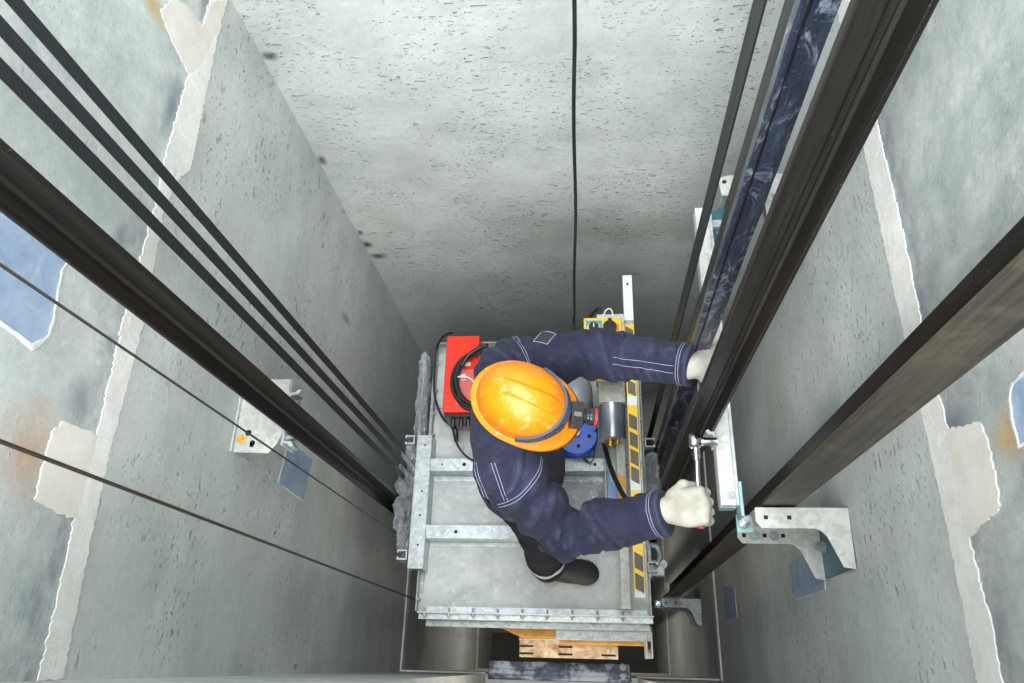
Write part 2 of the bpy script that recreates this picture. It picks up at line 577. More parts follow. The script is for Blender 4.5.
def rough_slab(outline, wall, thick=.006, step=.012, jit=.004, seed=1, gap=0.0):
    """an outline of (y,z) points on a side wall, edges broken up, thickness out from the wall"""
    r = random.Random(seed)
    pts = []
    n = len(outline)
    for i in range(n):
        a, b = Vector(outline[i]), Vector(outline[(i + 1) % n])
        m = max(1, int((b - a).length / step))
        for k in range(m):
            p = a + (b - a) * (k / m)
            pts.append((p.x + r.uniform(-jit, jit), p.y + r.uniform(-jit, jit)))
    sgn = 1 if wall == 'L' else -1
    x = XL if wall == 'L' else XR
    mb = MB()
    mb.prism(pts, lambda a, b, h: (x + sgn * h, a, b), gap, thick)
    return mb


def slab_obj(name, outlines, wall, mat, **kw):
    mb = MB()
    for i, o in enumerate(outlines):
        q = rough_slab(o, wall, seed=kw.get('seed', 1) + i, **{k: v for k, v in kw.items() if k != 'seed'})
        mb.add(q.v, q.f)
    return mb.build(name, mat)


jl = [(YB, 1.692), (1.563, 1.692), (1.157, 1.672), (1.10, 1.705), (.99, 1.735), (.688, 1.706), (.37, 1.71), (.137, 1.697), (YF, 1.682),
      (YF, 1.752), (.092, 1.756), (.242, 1.768), (.427, 1.765), (.676, 1.775), (.984, 1.768), (1.091, 1.778), (1.374, 1.772), (1.55, 1.767), (YB, 1.76)]
struct(slab_obj('trim_1', [jl], 'L', M['mortar'], thick=.0026, step=.007, jit=.004, seed=3), 'whitish mortar joint running along the left wall', 'joint')
jr = [(YB, 1.69), (1.112, 1.675), (.635, 1.683), (.489, 1.69), (.247, 1.697), (YF, 1.686),
      (YF, 1.768), (.065, 1.78), (.151, 1.772), (.226, 1.769), (.417, 1.779), (.495, 1.768), (.635, 1.766), (.896, 1.77), (1.117, 1.762), (YB, 1.76)]
struct(slab_obj('trim_2', [jr], 'R', M['mortar'], thick=.0026, step=.007, jit=.004, seed=5), 'whitish mortar joint running along the right wall', 'joint')
pL = [(.416, 1.762), (.415, 1.804), (.412, 1.868), (.385, 1.889), (.30, 1.890), (.255, 1.885), (.244, 1.818), (.241, 1.762)]
pTL = [(1.381, 1.772), (1.401, 1.86), (1.43, 1.93), (1.506, 1.90), (1.545, 1.841), (1.554, 1.765), (1.646, 1.758), (1.73, 1.70), (1.611, 1.703), (1.45, 1.735)]
struct(slab_obj('trim_3', [pL, pTL], 'L', M['plaster'], thick=.003, step=.007, jit=.003, seed=8), 'beige plaster patches beside the left wall joint', 'plaster patch')
pR = [(.417, 1.775), (.402, 1.84), (.397, 1.887), (.359, 1.9), (.292, 1.897), (.247, 1.885), (.232, 1.809), (.221, 1.762)]
struct(slab_obj('trim_4', [pR], 'R', M['plaster'], thick=.003, step=.007, jit=.003, seed=9), 'beige plaster patch beside the right wall joint', 'plaster patch')
zz = -1.11
low = MB()
q = rough_slab([(YB, zz - .02), (YF, zz - .02), (YF, zz + .04), (YB, zz + .04)], 'L', .008, .03, .003, 11); low.add(q.v, q.f)
q = rough_slab([(YB, zz + .05), (YF, zz + .05), (YF, zz + .09), (YB, zz + .09)], 'R', .008, .03, .003, 12); low.add(q.v, q.f)
low.box((XL, YF, zz - .02), (D0, YF + .008, zz + .04)).box((D1, YF, zz - .02), (XR, YF + .008, zz + .04))
struct(low.build('trim_5', M['mortar']), 'pale mortar joint one storey further down the shaft', 'joint')
zz = -3.95
low = MB()
q = rough_slab([(YB, zz - .02), (YF, zz - .02), (YF, zz + .04), (YB, zz + .04)], 'L', .008, .04, .003, 13); low.add(q.v, q.f)
q = rough_slab([(YB, zz + .2), (YF, zz + .2), (YF, zz + .25), (YB, zz + .25)], 'R', .008, .04, .003, 14); low.add(q.v, q.f)
low.box((XL, YF, zz - .02), (XR, YF + .008, zz + .04))
struct(low.build('trim_6', M['mortar']), 'faint mortar joint deepest down the shaft', 'joint')


# steel plates cast into the walls: primed face flush with the broken concrete lip around it
def cast_plate(outline, wall, label, seed, rim=1.0):
    root = thing('cast_in_plate', label, 'plate', 'primed steel plates cast in the walls')
    q = rough_slab(outline, wall, .003, .02, .0015, seed)
    q.build('plate_face', M['primed'], root)
    c = Vector((sum(p[0] for p in outline) / len(outline), sum(p[1] for p in outline) / len(outline)))
    r = random.Random(seed)
    # lip: a ring of rough mortar crumbs round the edge
    n = len(outline)
    ring_in, ring_out = [], []
    for i in range(n):
        a, b = Vector(outline[i]), Vector(outline[(i + 1) % n])
        m = max(1, int((b - a).length / .012))
        for k in range(m):
            p = a + (b - a) * k / m
            d = (p - c).normalized()
            ring_in.append(p + d * r.uniform(-.003, .001))
            ring_out.append(p + d * r.uniform(.005, .011) * rim)
    sgn, x = (1, XL) if wall == 'L' else (-1, XR)
    mb = MB()
    N = len(ring_in)
    vs = []
    for p, h in [(p, 0.0) for p in ring_in] + [(p, .0045 * rim + .001) for p in ring_in] + [(p, .003 * rim) for p in ring_out] + [(p, 0.0) for p in ring_out]:
        vs.append((x + sgn * (h + .0002), p.x, p.y))
    fs = []
    for lay in range(3):
        for i in range(N):
            j = (i + 1) % N
            fs.append((lay * N + i, lay * N + j, (lay + 1) * N + j, (lay + 1) * N + i))
    mb.add(vs, fs)
    mb.build('broken_edge', M['mortar'], root)
    return root


cast_plate([(.703, 1.98), (.68, 1.988), (.60, 1.975), (.549, 1.971), (.514, 2.003), (.524, 2.083), (.53, 2.24), (.705, 2.24)], 'L',
           'large blue primed plate above the joint on the left wall behind the rail', 21)
cast_plate([(.529, .835), (.516, .598), (.673, .566), (.68, .80)], 'L', 'blue primed plate below the small bracket on the left wall', 22, .4)
cast_plate([(.42, 2.24), (.417, 2.01), (.397, 1.991), (.358, 1.985), (.326, 1.987), (.31, 2.24)], 'R',
           'blue primed plate above the plaster patch on the right wall', 23)
cast_plate([(.33, .544), (.214, .542), (.215, .90), (.33, .90)], 'R', 'blue primed plate directly below the large angle bracket', 24, .3)
cast_plate([(.385, -.78), (.345, -.47), (.217, -.47), (.217, -.784)], 'R', 'small dim primed plate low on the right wall', 25, .4)


# ------------------------------------------------------------------ guide rails
def rail_poly(fw=.089, h=.062, ft=.011, head=.016, web=.010, hd=.032):
    a = fw / 2
    return [(-a, 0), (a, 0), (a, ft * .7), (web / 2 + .004, ft), (web / 2, ft + .006), (web / 2, h - hd - .002), (head / 2, h - hd), (head / 2, h),
            (-head / 2, h), (-head / 2, h - hd), (-web / 2, h - hd - .002), (-web / 2, ft + .006), (-web / 2 - .004, ft), (-a, ft * .7)]


RZ0, RZ1 = Z0, Z1 - .05


def rail(fn, mat, label, split=.4):
    root = thing('guide_rail', label, 'guide rail')
    pr = rail_poly()
    MB().prism([pr[0], pr[1], pr[2], pr[3], pr[4], pr[11], pr[12], pr[13]], fn, RZ0, RZ1).build('flange', mat, root, bevel=.0015)
    MB().prism(pr[4:12], fn, RZ0, RZ1).build('blade', M['rail'], root, bevel=.0015)
    return root


r_left = rail(lambda a, b, h: (-.852 + b, .633 + a, h), M['rail'], 'dark steel guide rail on the left wall beside the three belts')
r_right = rail(lambda a, b, h: (.341 - b, .633 + a, h), M['rail'], 'widest dark steel guide rail, in front of the crossbar by the hand')
r_cw1 = rail(lambda a, b, h: (.4895 + a, .392 + b * 1.2, h), M['rail_worn'], 'brown worn guide rail running behind the large angle bracket')
r_cw2 = rail(lambda a, b, h: (.4895 + a * 1.0, 1.345 - b * 1.2, h), M['rail'], 'dark guide rail nearest the back wall, at the far end of the crossbar')
wp = thing('wrapped_post', 'upright post wrapped in crinkled blue film behind the gripping hand', 'post')
MB().box((.290, .816, -2.6), (.3405, .872, RZ1)).build('post', M['rail'], wp, bevel=.002)
for (x0, x1) in ((.2885, .3005), (.3055, .342)):
    fw = MB()
    N = 110
    ring = []
    for i in range(N + 1):
        zc = -1.6 + (RZ1 + 1.6) * i / N
        dx = rng.normal() * .0005
        dy = rng.normal() * .0009
        ring.append([(x0 + dx, .810 + dy, zc), (x1 + dx, .810 + dy * .5, zc), (x1 + dx * .5, .830, zc), (x0 + dx * .5, .830, zc)])
    vs = [p for r_ in ring for p in r_]
    fs = [(i * 4 + k, i * 4 + (k + 1) % 4, (i + 1) * 4 + (k + 1) % 4, (i + 1) * 4 + k) for i in range(N) for k in range(4)]
    fs += [(0, 3, 2, 1), (N * 4, N * 4 + 1, N * 4 + 2, N * 4 + 3)]
    fw.add(vs, fs, 0, False)
    fo = fw.build('film_wrap', M['film'], wp)
    fo['label'] = 'crinkled blue plastic film'


# ------------------------------------------------------------------ brackets
# left wall bracket: Z plate, shelf at z 1.185
rb = thing('rail_bracket', 'small pale folded bracket on the left wall behind the rail', 'bracket')
ZS = 1.185
mb = MB()
mb.box((XL, .535, ZS - .11), (XL + .006, .757, ZS + .012))
mb.build('wall_flange', M['galv'], rb, bevel=.002)
mb = MB()
mb.prism([(XL + .006, .535), (-.904, .532), (-.884, .56), (-.866, .60), (-.866, .757), (XL + .006, .757)], lambda a, b, h: (a, b, h), ZS - .006, ZS)
mb.box((-.872, .556, ZS - .09), (-.8655, .757, ZS))
mb.build('shelf', M['white_metal'], rb, bevel=.002)
mb = MB()
mb.cyl((-.972, .592, ZS - .004), (-.972, .592, ZS + .001), .009)
mb.cyl((-.955, .562, ZS - .004), (-.955, .562, ZS + .001), .008)
mb.box((-.962, .55, ZS - .003), (-.95, .562, ZS + .001))
mb.cyl((-.93, .70, ZS - .004), (-.93, .70, ZS + .001), .008)
mb.split('slot_hole', M['dark_hole'], rb)
MB().hexbolt((-.990, .572, ZS), (.2, 0, 1), .009, .010).build('bolt', M['brass'], rb)
for yy, s in ((.574, -1), (.694, 1)):
    mb = MB()
    mb.prism([(-.866, 0), (-.858, 0), (-.858, .028), (-.836, .030), (-.828, .045), (-.840, .046), (-.846, .038), (-.866, .036)],
             lambda a, b, h: (a, yy + s * (b - .02), h), ZS - .035, ZS + .012)
    mb.hexbolt((-.858, yy - s * .006, ZS - .012), (1, 0, 0), .008, .009)
    mb.build('rail_clip', M['galv'], rb, bevel=.0015)


# right: large angle bracket (arm from the wall), crossbar, rear bracket, low bracket
def angle_bracket(z, label, mat='white_metal'):
    """deep U bracket: two equal cranked leaves, a web along the back and a flange on the wall"""
    root = thing('rail_bracket', label, 'bracket')
    plan = [(.427, .387), (.426, .352), (.439, .334), (.570, .334), (.584, .329), (.598, .315), (.628, .240), (.656, .236), (.6595, .387)]
    fn = lambda a, b, h: (a, b, h)
    zl = z - .245
    MB().prism(plan, fn, z + .004, z + .011).build('upper_leaf', M[mat], root, bevel=.0015)
    MB().prism(plan, fn, zl - .007, zl).build('lower_leaf', M[mat], root, bevel=.0015)
    MB().box((.430, .3815, zl), (.6535, .3872, z + .004)).build('web', M[mat], root, bevel=.001)
    MB().box((.6535, .240, zl), (.6595, .3872, z + .004)).build('wall_flange', M['green_paint'], root, bevel=.001)
    mb = MB()
    for x in (.452, .510):
        mb.box((x - .005, .356, z + .0105), (x + .005, .366, z + .0118))
    for x in (.444, .502, .553):
        mb.box((x - .0055, .351, zl - .0005), (x + .0055, .362, zl + .0012))
    mb.split('square_hole', M['dark_hole'], root)
    for x in (.476, .529):
        MB().hexbolt((x, .356, zl), (0, 0, 1), .010, .008).build('bolt', M['bolt'], root)
    MB().hexbolt((.6535, .322, zl + .03), (-1, 0, 0), .012, .014).build('anchor_bolt', M['bolt'], root)
    MB().box((.393, .336, z - .078), (.436, .3815, z - .071)).build('tab', M['pale_teal'], root, bevel=.001)
    mb = MB().cyl((.412, .360, z - .073), (.412, .360, z - .012), .0065)
    mb.hexbolt((.412, .360, z - .060), (0, 0, 1), .010, .010)
    mb.build('stud', M['chrome'], root)
    return root


ZB = 1.175
angle_bracket(ZB, 'large pale angle bracket on the right wall holding the crossbar end')
lowb = angle_bracket(-1.60, 'small dim angle bracket low on the right wall beside the car', mat='galv')
mb = MB()
for k in (0, 1):
    mb.box((.455 + k * .05, .3875, -1.56), (.475 + k * .05, .47, -1.54))
mb.box((.445, .3872, -1.60), (.535, .391, -1.54))
mb.build('rail_clip', M['galv'], lowb, bevel=.002)

cb = thing('crossbar', 'long pale steel crossbar behind the wrench socket', 'crossbar')
mb = MB()
mb.prism([(.343, ZB - .038), (.383, ZB - .038), (.383, ZB + .002), (.376, ZB + .002), (.376, ZB - .030), (.350, ZB - .030), (.350, ZB + .002), (.343, ZB + .002)],
         lambda a, b, h: (a, h, b), .392, 1.31)
mb.box((.343, .392, ZB + .002), (.383, 1.31, ZB + .008))
mb.build('channel', M['white_metal'], cb, bevel=.0015)
mb = MB()
mb.box((.383, .392, ZB - .02), (.391, 1.30, ZB + .012))
mb.build('edge_strip', M['galv'], cb, bevel=.001)
mb = MB()
mb.box((.388, .36, ZB - .03), (.396, .45, ZB + .03))
mb.box((.345, .389, ZB - .05), (.385, .395, ZB - .012))
mb.build('end_plate', M['pale_teal'], cb, bevel=.001)
mb = MB().hexbolt((.3725, .418, ZB + .008), (0, 0, 1), .0085, .007)
mb.build('bolt', M['bolt'], cb)
for yy in (.568, .70):
    s = -1 if yy < .633 else 1
    mb = MB()
    mb.prism([(.343, -.018), (.336, -.018), (.336, .010), (.322, .012), (.318, .024), (.326, .026), (.331, .020), (.343, .020)],
             lambda a, b, h: (a, yy - s * b * 1.0, h), ZB - .035, ZB + .02)
    mb.build('rail_clip', M['galv'], cb, bevel=.0015)

# rear bracket
rb2 = thing('rail_bracket', 'teal and pale bracket near the back wall behind the black belts', 'bracket')
mb = MB()
mb.prism([(.402, 1.19), (.402, 1.325), (.43, 1.345), (.444, 1.345), (.444, 1.19)], lambda a, b, h: (a, b, h), ZB - .056, ZB - .048)
mb.build('lower_leaf', M['green_paint'], rb2, bevel=.001)
mb = MB()
mb.prism([(.428, 1.352), (.424, 1.40), (.432, 1.418), (.45, 1.424), (XR, 1.424), (XR, 1.354)], lambda a, b, h: (a, b, h), ZB + .004, ZB + .011)
mb.build('upper_leaf', M['white_metal'], rb2, bevel=.001)
MB().box((.43, 1.350, ZB - .054), (XR, 1.358, ZB + .010)).build('web', M['galv'], rb2, bevel=.001)
MB().cyl((.440, 1.40, ZB + .0108), (.440, 1.40, ZB + .0118), .007).split('hole', M['dark_hole'], rb2)
mb = MB()
mb.hexbolt((.42, 1.265, ZB - .048), (0, 0, 1), .013, .016)
mb.build('bolt', M['bolt'], rb2)
mb = MB()
mb.prism([(.393, 1.275), (.43, 1.278), (.438, 1.268), (.455, 1.272), (.455, 1.25), (.436, 1.246), (.428, 1.252), (.393, 1.25)],
         lambda a, b, h: (a, b, h), ZB - .03, ZB - .012)
mb.build('rail_clip', M['galv'], rb2, bevel=.001)
MB().box((.55, 1.10, ZB - .02), (.556, 1.352, ZB + .008)).box((.55, 1.10, ZB + .002), (.58, 1.352, ZB + .008)).build('side_leaf', M['white_metal'], rb2, bevel=.001)

# ------------------------------------------------------------------ belts, ropes, cable
BZ0 = -2.32
for i, (y, lab) in enumerate(((.857, 'flat black belt on the left nearest the back wall'),
                              (.803, 'middle one of the three flat black belts on the left'),
                              (.748, 'flat black belt on the left nearest the guide rail'))):
    k = .95
    o = MB().box((-.772, y * k - .0128, BZ0), (-.7685, y * k + .0128, Z1 - .02)).build('traction_belt', M['belt'], bevel=.001)
    tag(o, lab, 'belt', 'traction belts on the left')
for i, (y, lab) in enumerate(((.988, 'frontmost of the three black belts bunched before the crossbar'),
                              (1.016, 'middle of the three black belts bunched before the crossbar'),
                              (1.044, 'rearmost of the three black belts bunched before the crossbar'))):
    o = MB().box((.294 - .002 * (1 - i), y - .0128, BZ0), (.298 - .002 * (1 - i), y + .0128, Z1 - .02)).build('traction_belt', M['belt'], bevel=.001)
    tag(o, lab, 'belt', 'traction belts on the right')
o = MB().tube([(-.80, .262, Z0), (-.80, .262, Z1)], .0034, 0, 10).build('governor_rope', M['rope'])
tag(o, 'thicker dark steel rope crossing lowest on the left wall', 'rope')
o = MB().tube([(-.80, .486, Z0), (-.80, .486, Z1)], .0026, 0, 10).build('governor_rope', M['rope'])
tag(o, 'thin brown steel rope passing in front of the small left bracket', 'rope')
pts = []
for i in range(60):
    z = .32 + (Z1 - .32) * i / 59
    kx = max(0.0, 1 - (z - .3) / 1.55)
    pts.append((-.011 - .040 * kx + .004 * math.sin(z * 2.3) + .0022 * math.sin(z * 7.1), 1.36 + .01 * math.sin(z * 1.7), z))
pts = [(-.03, 1.27, .28), (-.046, 1.31, .27), (-.05, 1.35, .29)] + pts
o = MB().tube(smooth_path(pts, 4), .0052, 0, 10).build('hanging_cable', M['black'])
tag(o, 'single black cable hanging down in front of the back wall', 'cable')

# ------------------------------------------------------------------ lift car
X0, X1, Y0, Y1 = -.690, .238, .188, 1.362
car = thing('lift_car', 'grey galvanised lift car roof the worker stands on', 'lift car')
mb = MB()
mb.box((X0 + .02, Y0 + .01, -2.25), (X1 - .02, Y1 - .01, -.035))
mb.build('car_body', M['car_wall'], car, bevel=.004)
mb = MB()
for a, b in ((Y0, .456), (.458, .80), (.802, 1.06), (1.062, Y1)):
    mb.box((X0, a, -.03), (X1, b, 0))
mb.split('roof_panel', M['roof'], car, bevel=.002)
# edge angles with bolts
mb = MB().box((X0 - .004, .86, -.04), (X0 + .001, Y1, .045)).box((X0 - .03, .86, -.04), (X0 - .004, Y1, -.034))
mb.build('edge_angle', M['galv_dim'], car, bevel=.001)
mb = MB().box((X0 - .018, Y0, -.05), (X0 - .012, .40, .03)).box((X0 - .012, Y0, .0), (X0 + .006, .40, .004))
mb.build('edge_angle', M['galv_dim'], car, bevel=.001)
mb = MB().box((X1 - .003, Y0, -.04), (X1 + .003, Y1, .04))
mb.build('edge_angle', M['galv_dim'], car, bevel=.001)
mb = MB().box((X0 - .01, Y0 - .006, -.035), (X1 + .01, Y0, .028)).box((X0 - .01, Y0 - .028, -.012), (X1 + .01, Y0 - .006, -.007))
mb.box((X0 + .01, Y0, .0), (X1 - .01, Y0 + .022, .004))
mb.build('edge_angle', M['galv'], car, bevel=.001)
mb = MB().box((X0, Y1, -.04), (X1, Y1 + .006, .05)).box((X0, Y1 - .03, .0), (X1, Y1, .005))
mb.build('edge_angle', M['galv_dim'], car, bevel=.001)
for i in range(9):
    x = -.672 + i * .1
    MB().hexbolt((x, Y0 - .006, .012), (0, -1, 0), .008, .009).cyl((x, Y0, .012), (x, Y0 + .016, .012), .004).build('bolt', M['bolt'], car)
for y in (.93, 1.03, 1.14, 1.27, .235):
    xx = X0 + .001 if y > .5 else X0 - .012
    MB().hexbolt((xx, y, .028), (1, 0, 0), .007, .009).build('bolt', M['bolt'], car)
for y in (.26, .62, .80, 1.0):
    MB().hexbolt((X1 - .003, y, .026), (-1, 0, 0), .007, .009).build('bolt', M['bolt'], car)
for x in (-.4, -.15, .05):
    MB().hexbolt((x, Y1, .03), (0, -1, 0), .007, .009).build('bolt', M['bolt'], car)


def channel_y(x0, x1, y0, y1, zt, t=.005, h=.07):
    return MB().box((x0, y0, zt - t), (x1, y1, zt)).box((x0, y0, zt - h), (x0 + t, y1, zt - t)).box((x1 - t, y0, zt - h), (x1, y1, zt - t))


def channel_x(y0, y1, x0, x1, zt, t=.005, h=.07, lip=0):
    m = MB().box((x0, y0, zt - t), (x1, y1, zt)).box((x0, y0, zt - h), (x1, y0 + t, zt - t)).box((x0, y1 - t, zt - h), (x1, y1, zt - t))
    if lip:
        m.box((x0, y0 - lip, zt - h), (x1, y0, zt - h + t))
    return m


ch = channel_y(-.737, -.672, .345, .906, .10, h=.10).build('side_channel', M['galv'], car, bevel=.0015)
mb = MB()
for y in (.44, .56, .66, .86):
    mb.cyl((-.70, y, .0998), (-.70, y, .1008), .0042, 0, 12)
mb.split('hole', M['dark_hole'], ch)
c1 = channel_x(.748, .803, -.672, .135, .097, h=.097, lip=.026).build('cross_channel', M['galv'], car, bevel=.0015)
mb = MB()
for x, r in ((-.62, .004), (-.525, .008), (.03, .007)):
    mb.cyl((x, .776, .0968), (x, .776, .098), r, 0, 14)
mb.split('hole', M['dark_hole'], c1)
c2 = channel_x(.466, .522, -.672, .135, .097, h=.097, lip=.020).build('cross_channel', M['galv'], car, bevel=.0015)
mb = MB()
mb.cyl((-.545, .494, .0968), (-.545, .494, .098), .007, 0, 14).cyl((-.60, .494, .0968), (-.60, .494, .0975), .010, 1, 14)
mb.split('hole', [M['dark_hole'], M['bolt']], c2)


def cee(cx, cy, s, zt):
    pr = [(0, 0), (0, .042), (.012, .042), (.012, .036), (.006, .036), (.006, .006), (.034, .006), (.034, .036), (.028, .036), (.028, .042), (.04, .042), (.04, 0)]
    return MB().prism([(cx + s * (.02 - b), cy + a - .02) for a, b in pr], lambda a, b, h: (a, b, h), -2.2, zt)


cee(-.768, .885, 1, .10).build('upright', M['galv'], car)
cee(-.762, .400, 1, .10).build('upright', M['galv'], car)
cee(.262, .875, -1, .08).build('upright', M['galv_dim'], car)
cee(.250, .37, -1, .06).build('upright', M['galv_dim'], car)
# front: header profile, operator box, slotted plate
MB().box((X0 + .01, .135, -.085), (X1, .186, -.062)).build('header_profile', M['galv_dim'], car, bevel=.002)
MB().box((-.145, .098, -.20), (.245, .172, -.112)).build('operator_cover', M['galv_dim'], car, bevel=.003)
MB().prism([(-.46, .175), (-.30, .108), (-.13, .108), (-.13, .175)], lambda a, b, h: (a, b, h), -.33, -.20).build('amber_plate', M['amber'], car, bevel=.002)
MB().box((-.13, .085, -.33), (.235, .172, -.205)).build('amber_plate', M['amber'], car, bevel=.002)
pl = MB().box((-.312, .030, -.345), (.118, .108, -.335)).box((-.312, .100, -.335), (.118, .108, -.30)).build('slotted_plate', M['rusty'], car, bevel=.002)
mb = MB()
for x, y in ((-.28, .045), (-.28, .075), (-.11, .045), (-.11, .075), (.075, .045)):
    mb.box((x - .03, y - .004, -.3352), (x + .03, y + .004, -.334))
mb.split('slot', M['dark_hole'], pl)
mb = MB().box((.222, .035, -.22), (.228, .155, -.10)).box((.243, .035, -.22), (.249, .155, -.10)).box((.222, .130, -.22), (.249, .155, -.10)).box((.222, .035, -.22), (.249, .155, -.215))
mb.build('end_box', M['white_metal'], car, bevel=.002)
MB().cyl((.232, .09, -.16), (.24, .09, -.16), .02).build('roller', M['black_gloss'], car)
# right side clutter on the car: clamp arm
mb = MB()
mb.tube(smooth_path([(.245, .46, .02), (.275, .45, .03), (.285, .41, .02), (.262, .37, .01)], 6), .012, 0, 10)
mb.box((.245, .34, -.03), (.30, .40, .02))
mb.hexbolt((.295, .385, .02), (0, 0, 1), .012, .012)
mb.box((.235, .33, -.05), (.25, .47, .03))
mb.build('guide_shoe', M['galv_dim'], car, bevel=.002)

# landing sill far below
sl = thing('landing_sill', 'scuffed blue-grey door sill on the landing under the car', 'door sill')
MB().box((-.545, -.075, -1.16), (.205, .018, -1.105)).build('sill_plate', M['sill'], sl, bevel=.004)
mb = MB().box((-.53, -.03, -1.105), (.19, -.022, -1.098)).box((-.53, -.055, -1.105), (.19, -.048, -1.098))
mb.build('track_ridge', M['sill'], sl, bevel=.001)
mb = MB()
for x, y in ((.165, .0), (.165, -.045), (-.07, -.055)):
    mb.hexbolt((x, y, -1.105), (0, 0, 1), .012, .01)
mb.build('bolt', M['bolt'], sl)

# ------------------------------------------------------------------ bars on the car roof
ZH = .55
hz = thing('striped_guard_rail', 'yellow guard rail with dark stripes and a bare white end', 'guard rail')


def along(p, q, w, t, segs, root):
    p, q = Vector(p), Vector(q)
    d = (q - p)
    L = d.length
    d.normalize()
    n = Vector((d.y, -d.x, 0))
    for (name, a, b, mat) in segs:
        A, B = p + d * (L * a), p + d * (L * b)
        vs = [A - n * w / 2, A + n * w / 2, B + n * w / 2, B - n * w / 2]
        mb = MB()
        lo = [v - Vector((0, 0, t)) for v in vs]
        mb.add(lo + vs, [(0, 3, 2, 1), (4, 5, 6, 7), (0, 1, 5, 4), (1, 2, 6, 5), (2, 3, 7, 6), (3, 0, 4, 7)])
        o = mb.build(name, mat, root, bevel=.001)


pA, pB = at(640.3, 597, ZH), at(627, 275, ZH)
hz_l = []


def frac(py):
    a, b = at(640, py, ZH), (pA, pB)
    return (a.y - pA.y) / (pB.y - pA.y)


# one rail mesh, coloured bands by face
mb = MB()
d = (pB - pA); L = d.length; d.normalize(); nn = Vector((d.y, -d.x, 0)); W = .036
bands = [(597, 590, 2), (590, 480, 1), (480, 464, 2)]
ys = []
seq = [(597, 592, 2), (592, 490, 1), (490, 478, 2), (478, 405, 1), (405, 396, 2), (396, 324, 1), (324, 320, 3), (320, 275, 2)]
for a, b, m in seq:
    fa, fb = frac(a), frac(b)
    A, B = pA + d * L * fa, pA + d * L * fb
    vs = [A - nn * W / 2, A + nn * W / 2, B + nn * W / 2, B - nn * W / 2]
    lo = [v - Vector((0, 0, .022)) for v in vs]
    mb.add(lo + vs, [(0, 3, 2, 1), (4, 5, 6, 7), (0, 1, 5, 4), (1, 2, 6, 5), (2, 3, 7, 6), (3, 0, 4, 7)], m)
mb.build('bar', [M['galv'], M['tape_y'], M['white'], M['galv_dim']], hz)
mb = MB()
for py in (583, 562, 534, 514, 475, 457.5, 440, 422, 388, 372, 352, 334):
    f0 = frac(py)
    c = pA + d * (L * f0) + Vector((0, 0, .0006))
    hw, hl = W * .40, .026
    sk = .008
    vs = [c - nn * hw + d * (-hl + sk), c + nn * hw + d * (-hl - sk), c + nn * hw + d * (hl - sk), c - nn * hw + d * (hl + sk)]
    mb.p.append((len(mb.v), len(mb.f)))
    mb.add(vs + [v - Vector((0, 0, .0005)) for v in vs], [(0, 1, 2, 3), (7, 6, 5, 4), (0, 4, 5, 1), (1, 5, 6, 2), (2, 6, 7, 3), (3, 7, 4, 0)])
mb.split('dark_stripe', M['stripe_grey'], hz)
c = at(627.5, 284, ZH)
MB().cyl(c + Vector((0, 0, -.001)), c + Vector((0, 0, .001)), .005).split('hole', M['dark_hole'], hz)
for py in (348, 520):
    c = pA + d * (L * frac(py))
    MB().box((c.x - .012, c.y - .012, 0), (c.x + .012, c.y + .012, ZH - .022)).build('post', M['galv_dim'], hz, bevel=.001)
e = pA + nn * (W / 2 + .004)
f2 = pB + nn * (W / 2 + .004)
fr = frac(340)
q = pA + d * L * fr + nn * (W / 2 + .004)
mb = MB()
mb.add([e - nn * .002, e + nn * .002, q + nn * .002, q - nn * .002] + [v - Vector((0, 0, .05)) for v in (e - nn * .002, e + nn * .002, q + nn * .002, q - nn * .002)],
       [(0, 1, 2, 3), (7, 6, 5, 4), (0, 4, 5, 1), (1, 5, 6, 2), (2, 6, 7, 3), (3, 7, 4, 0)])
mb.build('edge_lip', M['galv_dim'], hz)

ZW = .24
wb = thing('support_bar', 'plain pale bar with one strip of orange tape beside the striped rail', 'bar')
pa, pb = at(626.3, 608, ZW), at(619.0, 405, ZW)
dd = (pb - pa).normalized(); n2 = Vector((dd.y, -dd.x, 0))
L2 = (pb - pa).length
mb = MB()
vs = [pa - n2 * .018, pa + n2 * .018, pb + n2 * .018, pb - n2 * .018]
mb.add([v - Vector((0, 0, .03)) for v in vs] + vs, [(0, 3, 2, 1), (4, 5, 6, 7), (0, 1, 5, 4), (1, 2, 6, 5), (2, 3, 7, 6), (3, 0, 4, 7)])
mb.build('bar', M['white_metal'], wb, bevel=.002)
mb = MB()
for py, hl in ((481, .024), (497, .018)):
    c = pa + dd * ((at(620, py, ZW).y - pa.y) / dd.y) + Vector((0, 0, .0008))
    vs = [c - n2 * .018 + dd * (-hl + .008), c + n2 * .018 + dd * (-hl - .008), c + n2 * .018 + dd * (hl - .008), c - n2 * .018 + dd * (hl + .008)]
    mb.add(vs + [v - Vector((0, 0, .0007)) for v in vs], [(0, 1, 2, 3), (7, 6, 5, 4), (0, 4, 5, 1), (1, 5, 6, 2), (2, 6, 7, 3), (3, 7, 4, 0)])
mb.build('tape', M['tape_o'], wb)
for f_ in (.06, .9):
    c = pa + dd * L2 * f_
    MB().box((c.x - .012, c.y - .012, 0), (c.x + .012, c.y + .012, ZW - .03)).build('foot', M['galv_dim'], wb, bevel=.001)

